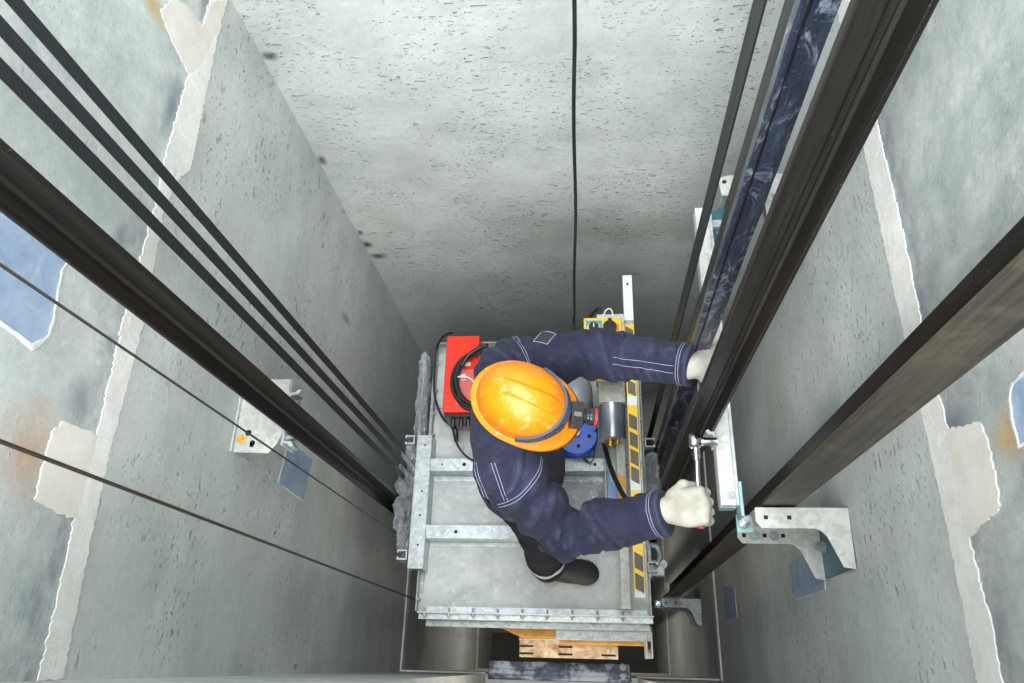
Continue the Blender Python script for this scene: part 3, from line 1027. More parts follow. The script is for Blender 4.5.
# ------------------------------------------------------------------ red box and coil
rbx = thing('red_control_box', 'bright red oblong control box on the car roof behind the helmet', 'control box')
ZR = .26
a, b = at(446.5, 336, ZR), at(477, 336, ZR)
c_, d_ = at(444.5, 412, ZR), at(470, 412, ZR)
RBX0, RBX1, RBY0, RBY1 = -.602, -.458, c_.y, a.y
RR = Matrix.Rotation(math.radians(-1.0), 3, 'Z')
o = MB().box((RBX0, RBY0, 0.03), (RBX1, RBY1, ZR)).build('housing', M['red'], rbx, bevel=.004)
MB().box((RBX0 + .005, RBY0 - .002, 0.001), (RBX1 - .005, RBY0 + .05, .03)).box((RBX0 + .005, RBY1 - .05, 0.001), (RBX1 - .005, RBY1, .03)).split('foot', M['galv_dim'], rbx)
MB().box((RBX0 + .055, RBY0 + .03, ZR), (RBX1 - .008, RBY0 + .19, ZR + .0012)).build('worn_label', M['red_dull'], rbx)
mb = MB()
for i, (x, w) in enumerate(((.075, .02), (.066, .03), (.07, .024))):
    mb.box((RBX0 + x, RBY0 + .14 + i * .012, ZR + .0012), (RBX0 + x + w, RBY0 + .144 + i * .012, ZR + .0018))
mb.box((RBX0 + .085, RBY0 + .205, ZR), (RBX0 + .11, RBY0 + .222, ZR + .0012))
mb.split('label_print', M['white'], rbx)
mb = MB().box((RBX0 + .004, RBY0 - .014, .10), (RBX1 - .004, RBY0 - .0005, ZR - .02))
mb.build('end_cap', M['black_gloss'], rbx, bevel=.002)
mb = MB()
for x in (-.565, -.53, -.50):
    mb.cyl((x, RBY0 - .014, .2), (x, RBY0 - .045, .195), .010)
mb.split('cable_gland', M['black_gloss'], rbx)

coil = thing('cable_coil', 'black cable coil lying on the red box', 'cable coil')
cc = at(479, 380, ZR + .02)
for k in range(4):
    pts = []
    rx, ry = .105 + .012 * math.sin(k * 2.1), .125 + .010 * math.cos(k * 1.4)
    for i in range(49):
        a_ = 2 * math.pi * i / 48
        pts.append((cc.x + rx * math.cos(a_) + .004 * k - .004, cc.y + ry * math.sin(a_) + .003 * math.sin(3 * a_ + k), ZR + .008 + .011 * k + .003 * math.sin(2 * a_ + k)))
    MB().tube(pts, .0075, 0, 10, cap=False).build('loop', M['black'], coil)
h = at(479, 352, ZR + .05)
mb = MB().tube(smooth_path([at(462, 366, ZR + .05), at(468, 356, ZR + .06), at(480, 348, ZR + .06), at(488, 346, ZR + .055)], 6), [.009] * 18 + [.016], 0, 12)
mb.build('plug', M['black_gloss'], coil)
mb = MB().tube(smooth_path([at(458, 377, ZR + .06), at(464, 376, ZR + .068), at(472, 380, ZR + .066), at(476, 386, ZR + .05)], 6), .003, 0, 8)
mb.build('cable_tie', M['white'], coil)

# loose black cable on the left of the roof
cz = .05
pts = [at(452, 333, .20), at(444, 336, .16), at(437, 347, .08), at(435, 362, .06), at(434, 385, .05), at(436, 402, .045), at(443, 418, .06), at(452, 427, .11),
       at(455, 433, .17)]
pts2 = [at(455, 433, .17), at(456, 441, .13), at(460, 449, .11), at(466, 456, .11), at(474, 461, .11)]
o = thing('loose_cable', 'thin black cable curving down the left edge of the roof', 'cable')
MB().tube(smooth_path(pts, 6), .0055, 0, 10).build('cord', M['black'], o)
MB().tube(smooth_path(pts2, 6), .0045, 0, 10).build('cord', M['black'], o)
MB().tube([at(453, 424, .15), at(455.5, 432, .17), at(456.5, 441, .13)], [.009, .0125, .010], 0, 14).build('connector', M['black_gloss'], o)

# ------------------------------------------------------------------ yellow control station
ZY = .60
yb = thing('inspection_box', 'yellow control station with rotary knobs under the raised sleeve', 'control box')
a = at(583.5, 318, ZY); b = at(621.5, 318, ZY)
yy0 = at(600, 373, ZY).y
MB().box((a.x, yy0, ZY - .085), (b.x, a.y, ZY)).build('housing', M['yellow'], yb, bevel=.003)
MB().box((a.x + .008, a.y - .11, ZY), (a.x + .070, a.y - .012, ZY + .001)).build('sticker', M['cyan'], yb)
mb = MB()
cx, cy = a.x + .038, a.y - .045
mb.cyl((cx, cy, ZY), (cx, cy, ZY + .004), .026, 0, 28).cyl((cx, cy, ZY + .004), (cx, cy, ZY + .02), .019, 1, 28)
mb.box((cx - .002, cy - .002, ZY + .02), (cx + .002, cy + .014, ZY + .0208), 2)
mb.build('selector_knob', [M['yellow'], M['black_gloss'], M['white']], yb)
cx2 = a.x + .098
mb = MB().cyl((cx2, cy, ZY), (cx2, cy, ZY + .018), .026, 0, 28)
mb.box((cx2 - .007, cy - .026, ZY + .018), (cx2 + .007, cy + .028, ZY + .034))
mb.build('selector_knob', M['black_gloss'], yb, bevel=.002)
MB().box((b.x - .026, a.y - .09, ZY), (b.x - .010, a.y - .026, ZY + .001)).build('sticker', M['orange_lbl'], yb)
mb = MB()
for x in (a.x + .008, b.x - .010):
    mb.cyl((x, a.y - .009, ZY), (x, a.y - .009, ZY + .002), .0035, 0, 10)
mb.split('screw', M['bolt'], yb)
MB().box((b.x + .001, yy0 + .01, ZY - .09), (b.x + .009, a.y + .012, ZY - .004)).box((a.x + .05, a.y + .0005, ZY - .07), (b.x + .009, a.y + .02, ZY - .012)).build('mounting_plate', M['galv'], yb, bevel=.001)
mb = MB()
mb.box((a.x + .05, a.y - .06, 0), (a.x + .09, a.y - .02, ZY - .085))
mb.build('stand', M['galv_dim'], yb, bevel=.002)
mb = MB().tube(smooth_path([(a.x + .055, a.y + .02, ZY - .03), (a.x + .06, a.y + .05, ZY - .02), (a.x + .03, a.y + .04, ZY - .06), (a.x - .02, a.y - .01, ZY - .10), (a.x - .05, a.y - .06, ZY - .2)], 6), .006, 0, 10)
mb.build('cord', M['black'], yb)
mb = MB().tube(smooth_path([(a.x + .075, a.y + .005, ZY - .01), (a.x + .085, a.y + .03, ZY), (a.x + .105, a.y + .034, ZY), (a.x + .115, a.y + .004, ZY - .02)], 6), .003, 0, 8)
mb.build('cord', M['white'], yb)

# ------------------------------------------------------------------ motor, film plate, blue ring, grey casting
ZM = .36
mo = thing('steel_motor', 'silver cylindrical motor with a white plate below the yellow box', 'motor')
p0, p1 = at(598.5, 403, ZM), at(598.5, 437, ZM)
xa, xb = at(599, 420, ZM - .03).x, at(626, 420, ZM - .03).x
rad = (xb - xa) / 2
cxm = (xa + xb) / 2
mb = MB().tube([(cxm, p1.y, ZM - rad), (cxm, p1.y + .004, ZM - rad), (cxm, p0.y + .10, ZM - rad)], [rad - .003, rad, rad], 0, 32)
mb.build('barrel', M['motor'], mo)
q0, q1 = at(600, 378, ZM), at(600, 402, ZM)
MB().box((xa, q1.y, ZM - .12), (xb, q0.y, ZM + .001)).build('end_plate', M['white_metal'], mo, bevel=.003)
MB().box((xa, q0.y - .04, ZM + .001), (xb - .012, q0.y - .012, ZM + .012)).build('ridge', M['galv_dim'], mo, bevel=.002)
mb = MB().cyl((cxm - .01, p1.y - .025, ZM - rad), (cxm - .01, p1.y, ZM - rad), .016, 0, 16).cyl((cxm + .018, p1.y - .018, ZM - rad + .01), (cxm + .018, p1.y, ZM - rad + .01), .009, 0, 12)
mb.build('shaft_nut', M['brass'], mo)
MB().box((cxm - .03, p1.y + .03, 0), (cxm + .03, p0.y + .08, ZM - rad * 1.7)).build('foot', M['galv_dim'], mo, bevel=.002)

fp = thing('film_covered_plate', 'upright pale blue film covered plate between cable and crossbars', 'plate')
ZP = .13
a, b = at(606, 448, ZP), at(619, 515, ZP)
MB().box((a.x, b.y - .12, .001), (a.x + .052, a.y, ZP)).build('plate', M['blue_film'], fp, bevel=.003)
MB().box((a.x - .008, b.y - .12, .001), (a.x - .001, a.y - .08, ZP + .012)).build('flange', M['white_metal'], fp, bevel=.001)
MB().box((a.x, at(606, 503, ZP).y - .003, ZP), (a.x + .052, at(606, 503, ZP).y + .003, ZP + .001)).build('tape', M['white'], fp)
MB().box((a.x + .001, at(606, 470, ZP).y, ZP), (a.x + .051, a.y - .001, ZP + .0012)).build('bare_steel', M['galv'], fp)

br = thing('blue_pulley', 'bright blue round pulley half hidden behind the headlamp', 'pulley')
c = at(577, 436, .16)
mb = MB()
prof = [(.012, .03), (.075, .03), (.078, .022), (.070, .016), (.066, 0), (.070, -.016), (.078, -.022), (.075, -.03), (.012, -.03)]
N = 48
vs, fs = [], []
for i in range(N):
    a_ = 2 * math.pi * i / N
    for r_, h_ in prof:
        vs.append((c.x + r_ * 1.12 * math.cos(a_), c.y + r_ * 1.12 * math.sin(a_), c.z + h_))
k = len(prof)
for i in range(N):
    for j in range(k):
        fs.append((i * k + j, i * k + (j + 1) % k, ((i + 1) % N) * k + (j + 1) % k, ((i + 1) % N) * k + j))
mb.add(vs, fs, 0, False)
mb.build('wheel', M['blue_ring'], br, bevel=.002)
MB().cyl((c.x, c.y, .0), (c.x, c.y, c.z + .045), .0125, 0, 18).build('axle', M['bolt'], br)
mb = MB()
for a_ in range(5):
    an = a_ * 1.2566 - .2
    mb.cyl((c.x + .052 * math.cos(an), c.y + .052 * math.sin(an), c.z + .0295), (c.x + .052 * math.cos(an), c.y + .052 * math.sin(an), c.z + .031), .008, 0, 12)
mb.split('hole', M['dark_hole'], br)

gc = thing('grey_casing', 'rounded light grey casing beside the helmet rim', 'casing')
c = at(576, 388, .30)
mb = MB()
vs, fs = [], []
prof = [(0, .30), (.05, .298), (.072, .285), (.082, .26), (.084, .2), (.084, .03), (.09, .02), (.09, 0.0)]
N = 36
for i in range(N):
    a_ = 2 * math.pi * i / N
    for r_, h_ in prof:
        vs.append((c.x + r_ * .82 * math.cos(a_), c.y + r_ * .95 * math.sin(a_), h_))
k = len(prof)
for i in range(N):
    for j in range(k - 1):
        fs.append((i * k + j, i * k + j + 1, ((i + 1) % N) * k + j + 1, ((i + 1) % N) * k + j))
mb.add(vs, fs, 0, True)
mb.build('dome', M['grey_plastic'], gc)
MB().box((c.x + .03, c.y - .10, 0.0), (c.x + .075, c.y - .05, .10)).build('terminal_box', M['grey_plastic'], gc, bevel=.004)

# cables on the right part of the roof
rc = thing('control_cable', 'pair of black cords running from the motor to a loop under the sleeve', 'cable')
for k, off in enumerate((0, .010)):
    pts = [at(600, 420, .2), at(602, 440, .2), at(604.5, 450, .2), at(609, 466, .28), at(616, 483, .34), at(624, 497, .42), at(634, 503, .52), at(646, 509, .58)]
    pts = [Vector((p.x + off, p.y - off * .4, p.z)) for p in pts]
    MB().tube(smooth_path(pts, 8), .0055, 0, 10).build('cord', M['black'], rc)
c = at(632, 509, .585)
pts = [(c.x + .048 * math.cos(t_) * (1 + .1 * math.sin(t_)), c.y + .034 * math.sin(t_), .585 + .006 * t_ / 3) for t_ in np.linspace(.2, 4 * math.pi, 70)]
MB().tube(pts, .0052, 0, 10).build('loop', M['black'], rc)
wc = thing('thin_wire', 'thin grey wires looping past the blue pulley', 'wire')
for k in range(2):
    pts = [at(583, 456 + 3 * k, .115), at(590, 462 + k, .12), at(594, 455, .14), at(592 + 3 * k, 436, .18), at(598, 428, .2)]
    MB().tube(smooth_path(pts, 8), .0022, 0, 8).build('strand', M['black'], wc)


# ------------------------------------------------------------------ plastic wraps
def noise3(P, seed=0):
    P = np.asarray(P, float)
    i0 = np.floor(P).astype(np.int64)
    f = P - i0
    f = f * f * (3 - 2 * f)

    def h(ix, iy, iz):
        n = (ix * 374761393 + iy * 668265263 + iz * 2147483647 + seed * 974634777) & 0xffffffff
        n = ((n ^ (n >> 13)) * 1274126177) & 0xffffffff
        n = n ^ (n >> 16)
        return (n & 0xffff) / 65535.0 * 2 - 1
    r = 0
    for dx in (0, 1):
        wx = f[..., 0] if dx else 1 - f[..., 0]
        for dy in (0, 1):
            wy = f[..., 1] if dy else 1 - f[..., 1]
            for dz in (0, 1):
                wz = f[..., 2] if dz else 1 - f[..., 2]
                r = r + wx * wy * wz * h(i0[..., 0] + dx, i0[..., 1] + dy, i0[..., 2] + dz)
    return r


def crumple(name, c, half, label, cat, seed, amp=.4, freq=26, n=34):
    vs, fs = [], []
    U, V = n, n
    for i in range(U + 1):
        for j in range(V):
            th = math.pi * i / U
            ph = 2 * math.pi * j / V
            p = np.array([math.sin(th) * math.cos(ph), math.sin(th) * math.sin(ph), math.cos(th)])
            p = np.sign(p) * np.abs(p) ** .7
            q_ = np.array([p * np.array(half)])
            k = 1 + amp * float(noise3(q_ * freq + 5, seed)[0]) + amp * 1.1 * (.5 - abs(float(noise3(q_ * freq * 1.9, seed + 1)[0]))) + amp * .5 * float(noise3(q_ * freq * 4.1, seed + 2)[0])
            vs.append((c[0] + p[0] * half[0] * k, c[1] + p[1] * half[1] * (1 + (k - 1) * .3), max(c[2] + p[2] * half[2] * k, .001 if cat == 'bag' else -9)))
    for i in range(U):
        for j in range(V):
            fs.append((i * V + j, i * V + (j + 1) % V, (i + 1) * V + (j + 1) % V, (i + 1) * V + j))
    o = MB().add(vs, fs, 0, False).build(name, M['clear'])
    return tag(o, label, cat)


crumple('plastic_wrap', (-.772, .64, .045), (.030, .225, .09), 'shiny crumpled clear plastic along the left edge of the car', 'plastic wrap', 2, n=80)
crumple('plastic_wrap', (.268, .745, .03), (.026, .085, .08), 'dull crumpled plastic on the right edge behind the striped rail', 'plastic wrap', 6, n=64)
crumple('plastic_bag', (-.045, .64, .045), (.075, .085, .045), 'crumpled clear plastic bag on the roof beside the worker', 'bag', 9, n=72)
crumple('plastic_wrap', (-.765, 1.12, -.06), (.022, .22, .05), 'folded clear plastic hanging beside the red box end of the car', 'plastic wrap', 12, n=64)


# ------------------------------------------------------------------ surface nets
def surface_nets(f, lo, hi, h):
    lo, hi = np.array(lo, float), np.array(hi, float)
    n = np.ceil((hi - lo) / h).astype(int) + 1
    g = np.stack(np.meshgrid(*[lo[i] + h * np.arange(n[i]) for i in range(3)], indexing='ij'), -1)
    v = f(g.reshape(-1, 3)).reshape(n)
    ins = v < 0
    acc = np.zeros(tuple(n - 1) + (3,))
    cnt = np.zeros(tuple(n - 1))
    cs = [(a, b, c) for a in (0, 1) for b in (0, 1) for c in (0, 1)]

    def sl(o):
        return tuple(slice(o[i], n[i] - 1 + o[i]) for i in range(3))
    for a in cs:
        for ax in range(3):
            if a[ax]:
                continue
            b = list(a); b[ax] = 1
            va, vb = v[sl(a)], v[sl(b)]
            m = (va < 0) != (vb < 0)
            t_ = np.where(m, va / np.where(m, va - vb, 1), 0)
            p = np.zeros(va.shape + (3,))
            for i in range(3):
                p[..., i] = a[i]
            p[..., ax] += t_
            acc += np.where(m[..., None], p, 0)
            cnt += m
    act = cnt > 0
    idx = -np.ones(tuple(n - 1), int)
    idx[act] = np.arange(act.sum())
    cell = np.argwhere(act)
    verts = lo + h * (cell + acc[act] / cnt[act][:, None])
    faces = []
    for ax in range(3):
        u, w_ = (ax + 1) % 3, (ax + 2) % 3
        s0 = [slice(None)] * 3; s1 = [slice(None)] * 3
        s0[ax] = slice(0, n[ax] - 1); s1[ax] = slice(1, n[ax])
        A, B = ins[tuple(s0)], ins[tuple(s1)]
        e = np.argwhere(A != B)
        e = e[(e[:, u] > 0) & (e[:, w_] > 0) & (e[:, u] < n[u] - 1) & (e[:, w_] < n[w_] - 1)]
        fl = A[tuple(e.T)]
        q = []
        for du, dw in ((-1, -1), (0, -1), (0, 0), (-1, 0)):
            c = e.copy(); c[:, u] += du; c[:, w_] += dw
            q.append(idx[tuple(c.T)])
        q = np.stack(q, 1)
        q[~fl] = q[~fl][:, ::-1]
        faces.append(q)
    return verts, np.concatenate(faces)


def sdf_obj(name, f, lo, hi, h, mats, parent, smooth_it=0, post=None):
    v, fc = surface_nets(f, lo, hi, h)
    me = bpy.data.meshes.new(name)
    me.from_pydata(v.tolist(), [], fc.tolist())
    mats = mats if isinstance(mats, list) else [mats]
    for m in mats:
        me.materials.append(m)
    me.polygons.foreach_set('use_smooth', [True] * len(me.polygons))
    me.update()
    o = bpy.data.objects.new(name, me)
    COL.objects.link(o)
    o.parent = parent
    if smooth_it:
        s_ = o.modifiers.new('smooth', 'SMOOTH')
        s_.factor = .5
        s_.iterations = smooth_it
    return o


def smin(a, b, k):
    h_ = np.clip(.5 + .5 * (b - a) / k, 0, 1)
    return b * (1 - h_) + a * h_ - k * h_ * (1 - h_)


def cone(P, a, b, ra, rb):
    a, b = np.array(a, float), np.array(b, float)
    ab = b - a
    t_ = np.clip(((P - a) @ ab) / (ab @ ab), 0, 1)
    return np.linalg.norm(P - a - t_[:, None] * ab, axis=1) - (ra + (rb - ra) * t_)


def ell(P, c, r, R=None):
    q = P - np.array(c, float)
    if R is not None:
        q = q @ R
    r = np.array(r, float)
    k0 = np.linalg.norm(q / r, axis=1)
    k1 = np.linalg.norm(q / (r * r), axis=1)
    return k0 * (k0 - 1) / np.maximum(k1, 1e-9)


# ------------------------------------------------------------------ the worker
J = dict(SR=(-.212, .455, 1.235), ER=(-.066, .330, 1.085), WR=(.192, .362, 1.225),
         SL=(-.212, .772, 1.225), EL=(.040, .850, 1.13), WL=(.286, .772, 1.215),
         CH=(-.202, .615, 1.16), PE=(-.225, .61, .84), NE=(-.205, .62, 1.285), HD=(-.162, .620, 1.328),
         HR=(-.225, .52, .83), KR=(-.178, .445, .46), AR=(-.165, .372, .10),
         HL=(-.225, .70, .83), KL=(-.20, .84, .46), AL=(-.185, .955, .10))
J = {k: np.array(v) for k, v in J.items()}
man = thing('person', 'worker in navy work clothes and orange hard hat bending over the car roof', 'person')
FW = np.array([.94, -.34, 0.0]); FW /= np.linalg.norm(FW)      # where the head faces
tilt = math.radians(15)
Hx = np.array([FW[0] * math.cos(tilt), FW[1] * math.cos(tilt), -math.sin(tilt)])
Hy = np.array([-FW[1], FW[0], 0.0])
Hz = np.cross(Hx, Hy)
roll = math.radians(4)
Hy, Hz = Hy * math.cos(roll) + Hz * math.sin(roll), Hz * math.cos(roll) - Hy * math.sin(roll)
RH = np.stack([Hx, Hy, Hz], 1)      # local -> world columns


def hl(x, y, z):
    return J['HD'] + RH @ np.array([x, y, z])


def f_body(P):
    d = ell(P, hl(-.005, 0, .0), (.098, .076, .098), RH)
    d = smin(d, ell(P, hl(.03, 0, -.065), (.062, .056, .062), RH), .04)
    d = smin(d, cone(P, hl(.093, 0, -.01), hl(.112, 0, -.045), .010, .015), .02)
    for s in (-1, 1):
        d = smin(d, ell(P, hl(-.01, s * .078, -.035), (.016, .010, .032), RH), .01)
        e = np.linalg.norm(P - hl(.088, s * .032, -.018), axis=1) - .013
        d = np.maximum(d, -e)
    d = smin(d, cone(P, hl(.09, -.02, -.085), hl(.09, .02, -.085), .009, .009), .012)
    d = smin(d, cone(P, hl(-.03, 0, -.06), J['NE'] + np.array([0, 0, -.05]), .055, .06), .04)
    d = smin(d, cone(P, J['SL'], J['SR'], .055, .055), .06)
    d = smin(d, ell(P, J['CH'], (.10, .155, .17)), .06)
    d = smin(d, ell(P, J['PE'], (.10, .145, .14)), .08)
    for a in 'LR':
        d = smin(d, cone(P, J['S' + a], J['E' + a], .042, .030), .03)
        d = smin(d, cone(P, J['E' + a], J['W' + a], .030, .027), .02)
        d = smin(d, cone(P, J['H' + a], J['K' + a], .075, .050), .03)
        d = smin(d, cone(P, J['K' + a], J['A' + a], .050, .036), .02)
        d = smin(d, cone(P, J['A' + a] + np.array([-.02, 0, -.05]), J['A' + a] + np.array([.13, 0, -.065]), .035, .025), .03)
    return d


sdf_obj('body', f_body, (-.42, .22, .0), (.35, 1.08, 1.46), .010, M['skin'], man, 2)
for s in (-1, 1):
    p = hl(.081, s * .032, -.018)
    mb = MB()
    bm = bmesh.new()
    bmesh.ops.create_uvsphere(bm, u_segments=16, v_segments=10, radius=.0125)
    mb.add([tuple(v.co + Vector(p)) for v in bm.verts], [[v.index for v in f.verts] for f in bm.faces], 0, True)
    bm.free()
    q = hl(.0905, s * .032, -.0185)
    mb.cyl(q, Vector(q) + Vector(Hx) * .0035, .0055, 1, 14)
    mb.build('eye', [M['eye'], M['hair']], man)


def f_hair(P):
    d = ell(P, hl(-.012, 0, .004), (.100, .083, .100), RH)
    q = (P - J['HD']) @ RH
    d = np.maximum(d, q[:, 0] - .055)
    return np.maximum(d, -(q[:, 2] + .055) + 0.3 * np.maximum(q[:, 0], -.1))


sdf_obj('hair', f_hair, J['HD'] - .13, J['HD'] + .13, .006, M['hair'], man, 2)


def limb_fold(P, a, b, freq, amp, seed):
    """cloth folds running around a limb, strongest near its b end"""
    ab = b - a
    L = np.linalg.norm(ab)
    t_ = ((P - a) @ ab) / (L * L)
    q = P - a - t_[:, None] * ab
    w_ = noise3(np.stack([t_ * L * freq + q[:, 2] * 7, q[:, 0] * 7, q[:, 1] * 7], 1), seed)
    w2 = noise3(np.stack([t_ * L * freq * 2.1 + q[:, 1] * 16, q[:, 0] * 14, q[:, 2] * 14], 1), seed + 3)
    rid = (2.6 * np.abs(w_) - .8) + .75 * (2 * np.abs(w2) - .6)
    return amp * rid


def f_jacket_smooth(P):
    d = ell(P * np.array([1, .78, 1]), J['CH'] * np.array([1, .78, 1]) + np.array([-.008, 0, -.02]), (.118, .142, .19))
    d = smin(d, cone(P * np.array([1, .80, 1]), (-.208, .61 * .80, 1.05), (-.222, .600 * .80, .78), .118, .150), .06)
    d = smin(d, cone(P, J['SL'] + np.array([0, -.03, -.005]), J['SR'] + np.array([0, .03, -.005]), .074, .074), .07)
    for a in 'LR':
        sh, el, wr = J['S' + a], J['E' + a], J['W' + a]
        d = smin(d, cone(P, sh, el, .078, .070), .05)
        d = smin(d, cone(P, el, wr + (wr - el) * .03, .070, .060), .025)
    # collar round the neck
    n_ = J['NE'] + np.array([.0, 0, -.005])
    q = P - n_
    rr = np.sqrt(q[:, 0] ** 2 + q[:, 1] ** 2)
    col = np.sqrt((rr - .075) ** 2 + (q[:, 2] * .55) ** 2) - .016
    d = smin(d, col, .02)
    return d


def f_jacket(P):
    d = f_jacket_smooth(P)
    near = np.abs(d) < .05
    out = d.copy()
    Q = P[near]
    fold = np.zeros(len(Q))
    for a, sd in (('L', 3), ('R', 8)):
        sh, el, wr = J['S' + a], J['E' + a], J['W' + a]
        du = cone(Q, sh, el, .08, .068)
        df = cone(Q, el, wr, .07, .056)
        wu = np.clip(1 - du / .05, 0, 1)
        wf = np.clip(1 - df / .04, 0, 1)
        tt = np.clip(((Q - el) @ (wr - el)) / ((wr - el) @ (wr - el)), 0, 1)
        fold += wu * limb_fold(Q, sh, el, 14, .0115, sd) + wf * limb_fold(Q, el, wr, 16, .0125, sd + 20) * (1 - .7 * tt)
        en = np.exp(-((np.linalg.norm(Q - el, axis=1)) / .09) ** 2)
        fold += en * limb_fold(Q, sh, wr, 26, .009, sd + 40)
    to = np.clip(1 - np.abs(ell(Q, (-.225, .61, .98), (.14, .19, .25))) / .05, 0, 1)
    fold += to * -.012 * (1 - 2.4 * np.abs(noise3(Q * np.array([11, 9, 6]), 60)))
    fold += .0016 * noise3(Q * 55, 77)
    out[near] = d[near] - fold
    # clean cuffs, hem and neck opening
    for a in 'LR':
        el, wr = J['E' + a], J['W' + a]
        u = (wr - el) / np.linalg.norm(wr - el)
        s_ = (P - (wr + u * .006)) @ u
        loc = np.linalg.norm(P - wr, axis=1) < .13
        out = np.where(loc, np.maximum(out, s_), out)
    out = np.maximum(out, .775 - P[:, 2])
    nq = P - J['NE']
    hole = np.maximum(np.sqrt(nq[:, 0] ** 2 + nq[:, 1] ** 2) - .062, -(nq[:, 2] + .02))
    return np.maximum(out, -hole)


jk = sdf_obj('jacket', f_jacket, (-.44, .20, .74), (.32, .98, 1.40), .0055, M['denim'], man, 1)


def march(o_, d_, tmax=.25, f=None):
    """first surface point coming in from outside along -d_"""
    d_ = np.array(d_, float); d_ /= np.linalg.norm(d_)
    ts = np.linspace(tmax, 0, 260)
    P = np.array(o_, float) + ts[:, None] * d_
    v = (f or f_jacket)(P)
    i = np.argmax(v < 0)
    if i == 0:
        return None
    return Vector(P[i] + d_ * .0006)


st = MB()
for a in 'LR':
    el, wr = J['E' + a], J['W' + a]
    u = (wr - el) / np.linalg.norm(wr - el)
    x_ = np.cross(u, [0, 0, 1]); x_ /= np.linalg.norm(x_)
    y_ = np.cross(x_, u)
    for back in (.014, .021):
        pts = [march(wr - u * back, x_ * math.cos(t_) + y_ * math.sin(t_), .14) for t_ in np.linspace(-.3, math.pi + .3, 40)]
        st.tube(pts, .0008, 0, 6)
    # seam along the forearm and round the shoulder
    for off in (-.4, -.25):
        pts = [march(el + (wr - el) * k, y_ * math.cos(off * 2.2) - x_ * math.sin(off * 2.2) * (1 if a == 'L' else -1), .14) for k in np.linspace(.25, .9, 26)]
        if a == 'L':
            st.tube(pts, .0008, 0, 6)
    sh = J['S' + a]
    ua = (el - sh) / np.linalg.norm(el - sh)
    x2 = np.cross(ua, [0, 0, 1]); x2 /= np.linalg.norm(x2); y2 = np.cross(x2, ua)
    for k in (.02, .028):
        pts = [march(sh + ua * k, x2 * math.cos(t_) + y2 * math.sin(t_), .16) for t_ in np.linspace(.35, math.pi - .35, 30)]
        st.tube(pts, .0008, 0, 6)
for dx in (.0, .009):
    pts = [march((-.30 + dx + .03 * k, .42 + .10 * (1 - k), 1.15), (0, -.3, 1), .2) for k in np.linspace(0, 1, 22)]
    st.tube(pts, .0008, 0, 6)
    pts = [march((-.245 + dx + .03 * k, .42 + .10 * (1 - k), 1.15), (0, -.3, 1), .2) for k in np.linspace(0, 1, 22)]
    st.tube(pts, .0008, 0, 6)
for so in st.split('seam_stitching', M['stitch'], jk):
    so['label'] = 'pale seam stitching'
# small dark patch with pale border on the upper left sleeve
grid = [[march((-.115 + .02 * (j - 2) / 2 + .012 * (i - 3) / 3, .835 + .020 * (i - 3) / 3 - .008 * (j - 2) / 2, 1.14), (0, .1, 1), .16) for j in range(5)] for i in range(7)]
pm = MB()
pv = [p + Vector((0, 0, .0012)) for r_ in grid for p in r_]
pm.add(pv, [(i * 5 + j, i * 5 + j + 1, (i + 1) * 5 + j + 1, (i + 1) * 5 + j) for i in range(6) for j in range(4)], 0, True)
bd = [grid[0][j] for j in range(5)] + [grid[i][4] for i in range(7)] + [grid[6][j] for j in range(4, -1, -1)] + [grid[i][0] for i in range(6, -1, -1)]
pm.tube([p + Vector((0, 0, .0014)) for p in bd], .0011, 1, 6)
po = pm.build('sleeve_patch', [M['boot'], M['stitch']], jk)


def f_trouser(P):
    d = ell(P * np.array([1, .85, 1]), J['PE'] * np.array([1, .85, 1]) + np.array([-.005, 0, -.02]), (.125, .138, .13))
    for a in 'LR':
        d = smin(d, cone(P, J['H' + a], J['K' + a], .098, .078), .05)
        d = smin(d, cone(P, J['K' + a], J['A' + a] + np.array([-.005, 0, -.005]), .080, .072), .03)
    near = np.abs(d) < .04
    Q = P[near]
    f_ = np.zeros(len(Q))
    for a, sd in (('L', 30), ('R', 35)):
        w_ = np.clip(1 - cone(Q, J['K' + a], J['A' + a], .08, .072) / .03, 0, 1)
        f_ += w_ * limb_fold(Q, J['K' + a], J['A' + a], 13, .006, sd)
        w_ = np.clip(1 - cone(Q, J['H' + a], J['K' + a], .098, .078) / .03, 0, 1)
        f_ += w_ * limb_fold(Q, J['H' + a], J['K' + a], 11, .006, sd + 2)
    d[near] -= f_
    d = np.maximum(d, P[:, 2] - .86)
    return np.maximum(d, .075 - P[:, 2])


tr = sdf_obj('trousers', f_trouser, (-.42, .24, .05), (.02, 1.08, .90), .009, M['trouser'], man, 1)


def ring_z(c, z, f, r0, a0, a1, dz, n_=30):
    out = []
    for t_ in np.linspace(a0, a1, n_):
        out.append((march((c[0], c[1], z), (math.cos(t_), math.sin(t_), 0), .16, f), march((c[0], c[1], z + dz), (math.cos(t_), math.sin(t_), 0), .16, f), t_))
    return out


tp = MB()
for a in 'R':
    ka, aa = J['K' + a], J['A' + a]
    zc = .17
    k = (ka[2] - zc) / (ka[2] - aa[2])
    c = ka + (aa - ka) * k
    rg = ring_z(c, zc, f_trouser, .1, -math.pi, math.pi, .028, 44)
    vs = []
    for p, q_, t_ in rg:
        o_ = Vector((math.cos(t_), math.sin(t_), 0)) * .003
        vs += [p + o_, q_ + o_]
    tp.add(vs, [(2 * i, 2 * i + 1, 2 * i + 3, 2 * i + 2) for i in range(len(rg) - 1)], 0, True)
to = tp.build('reflective_band', M['reflect'], tr)
to['label'] = 'pale reflective band'


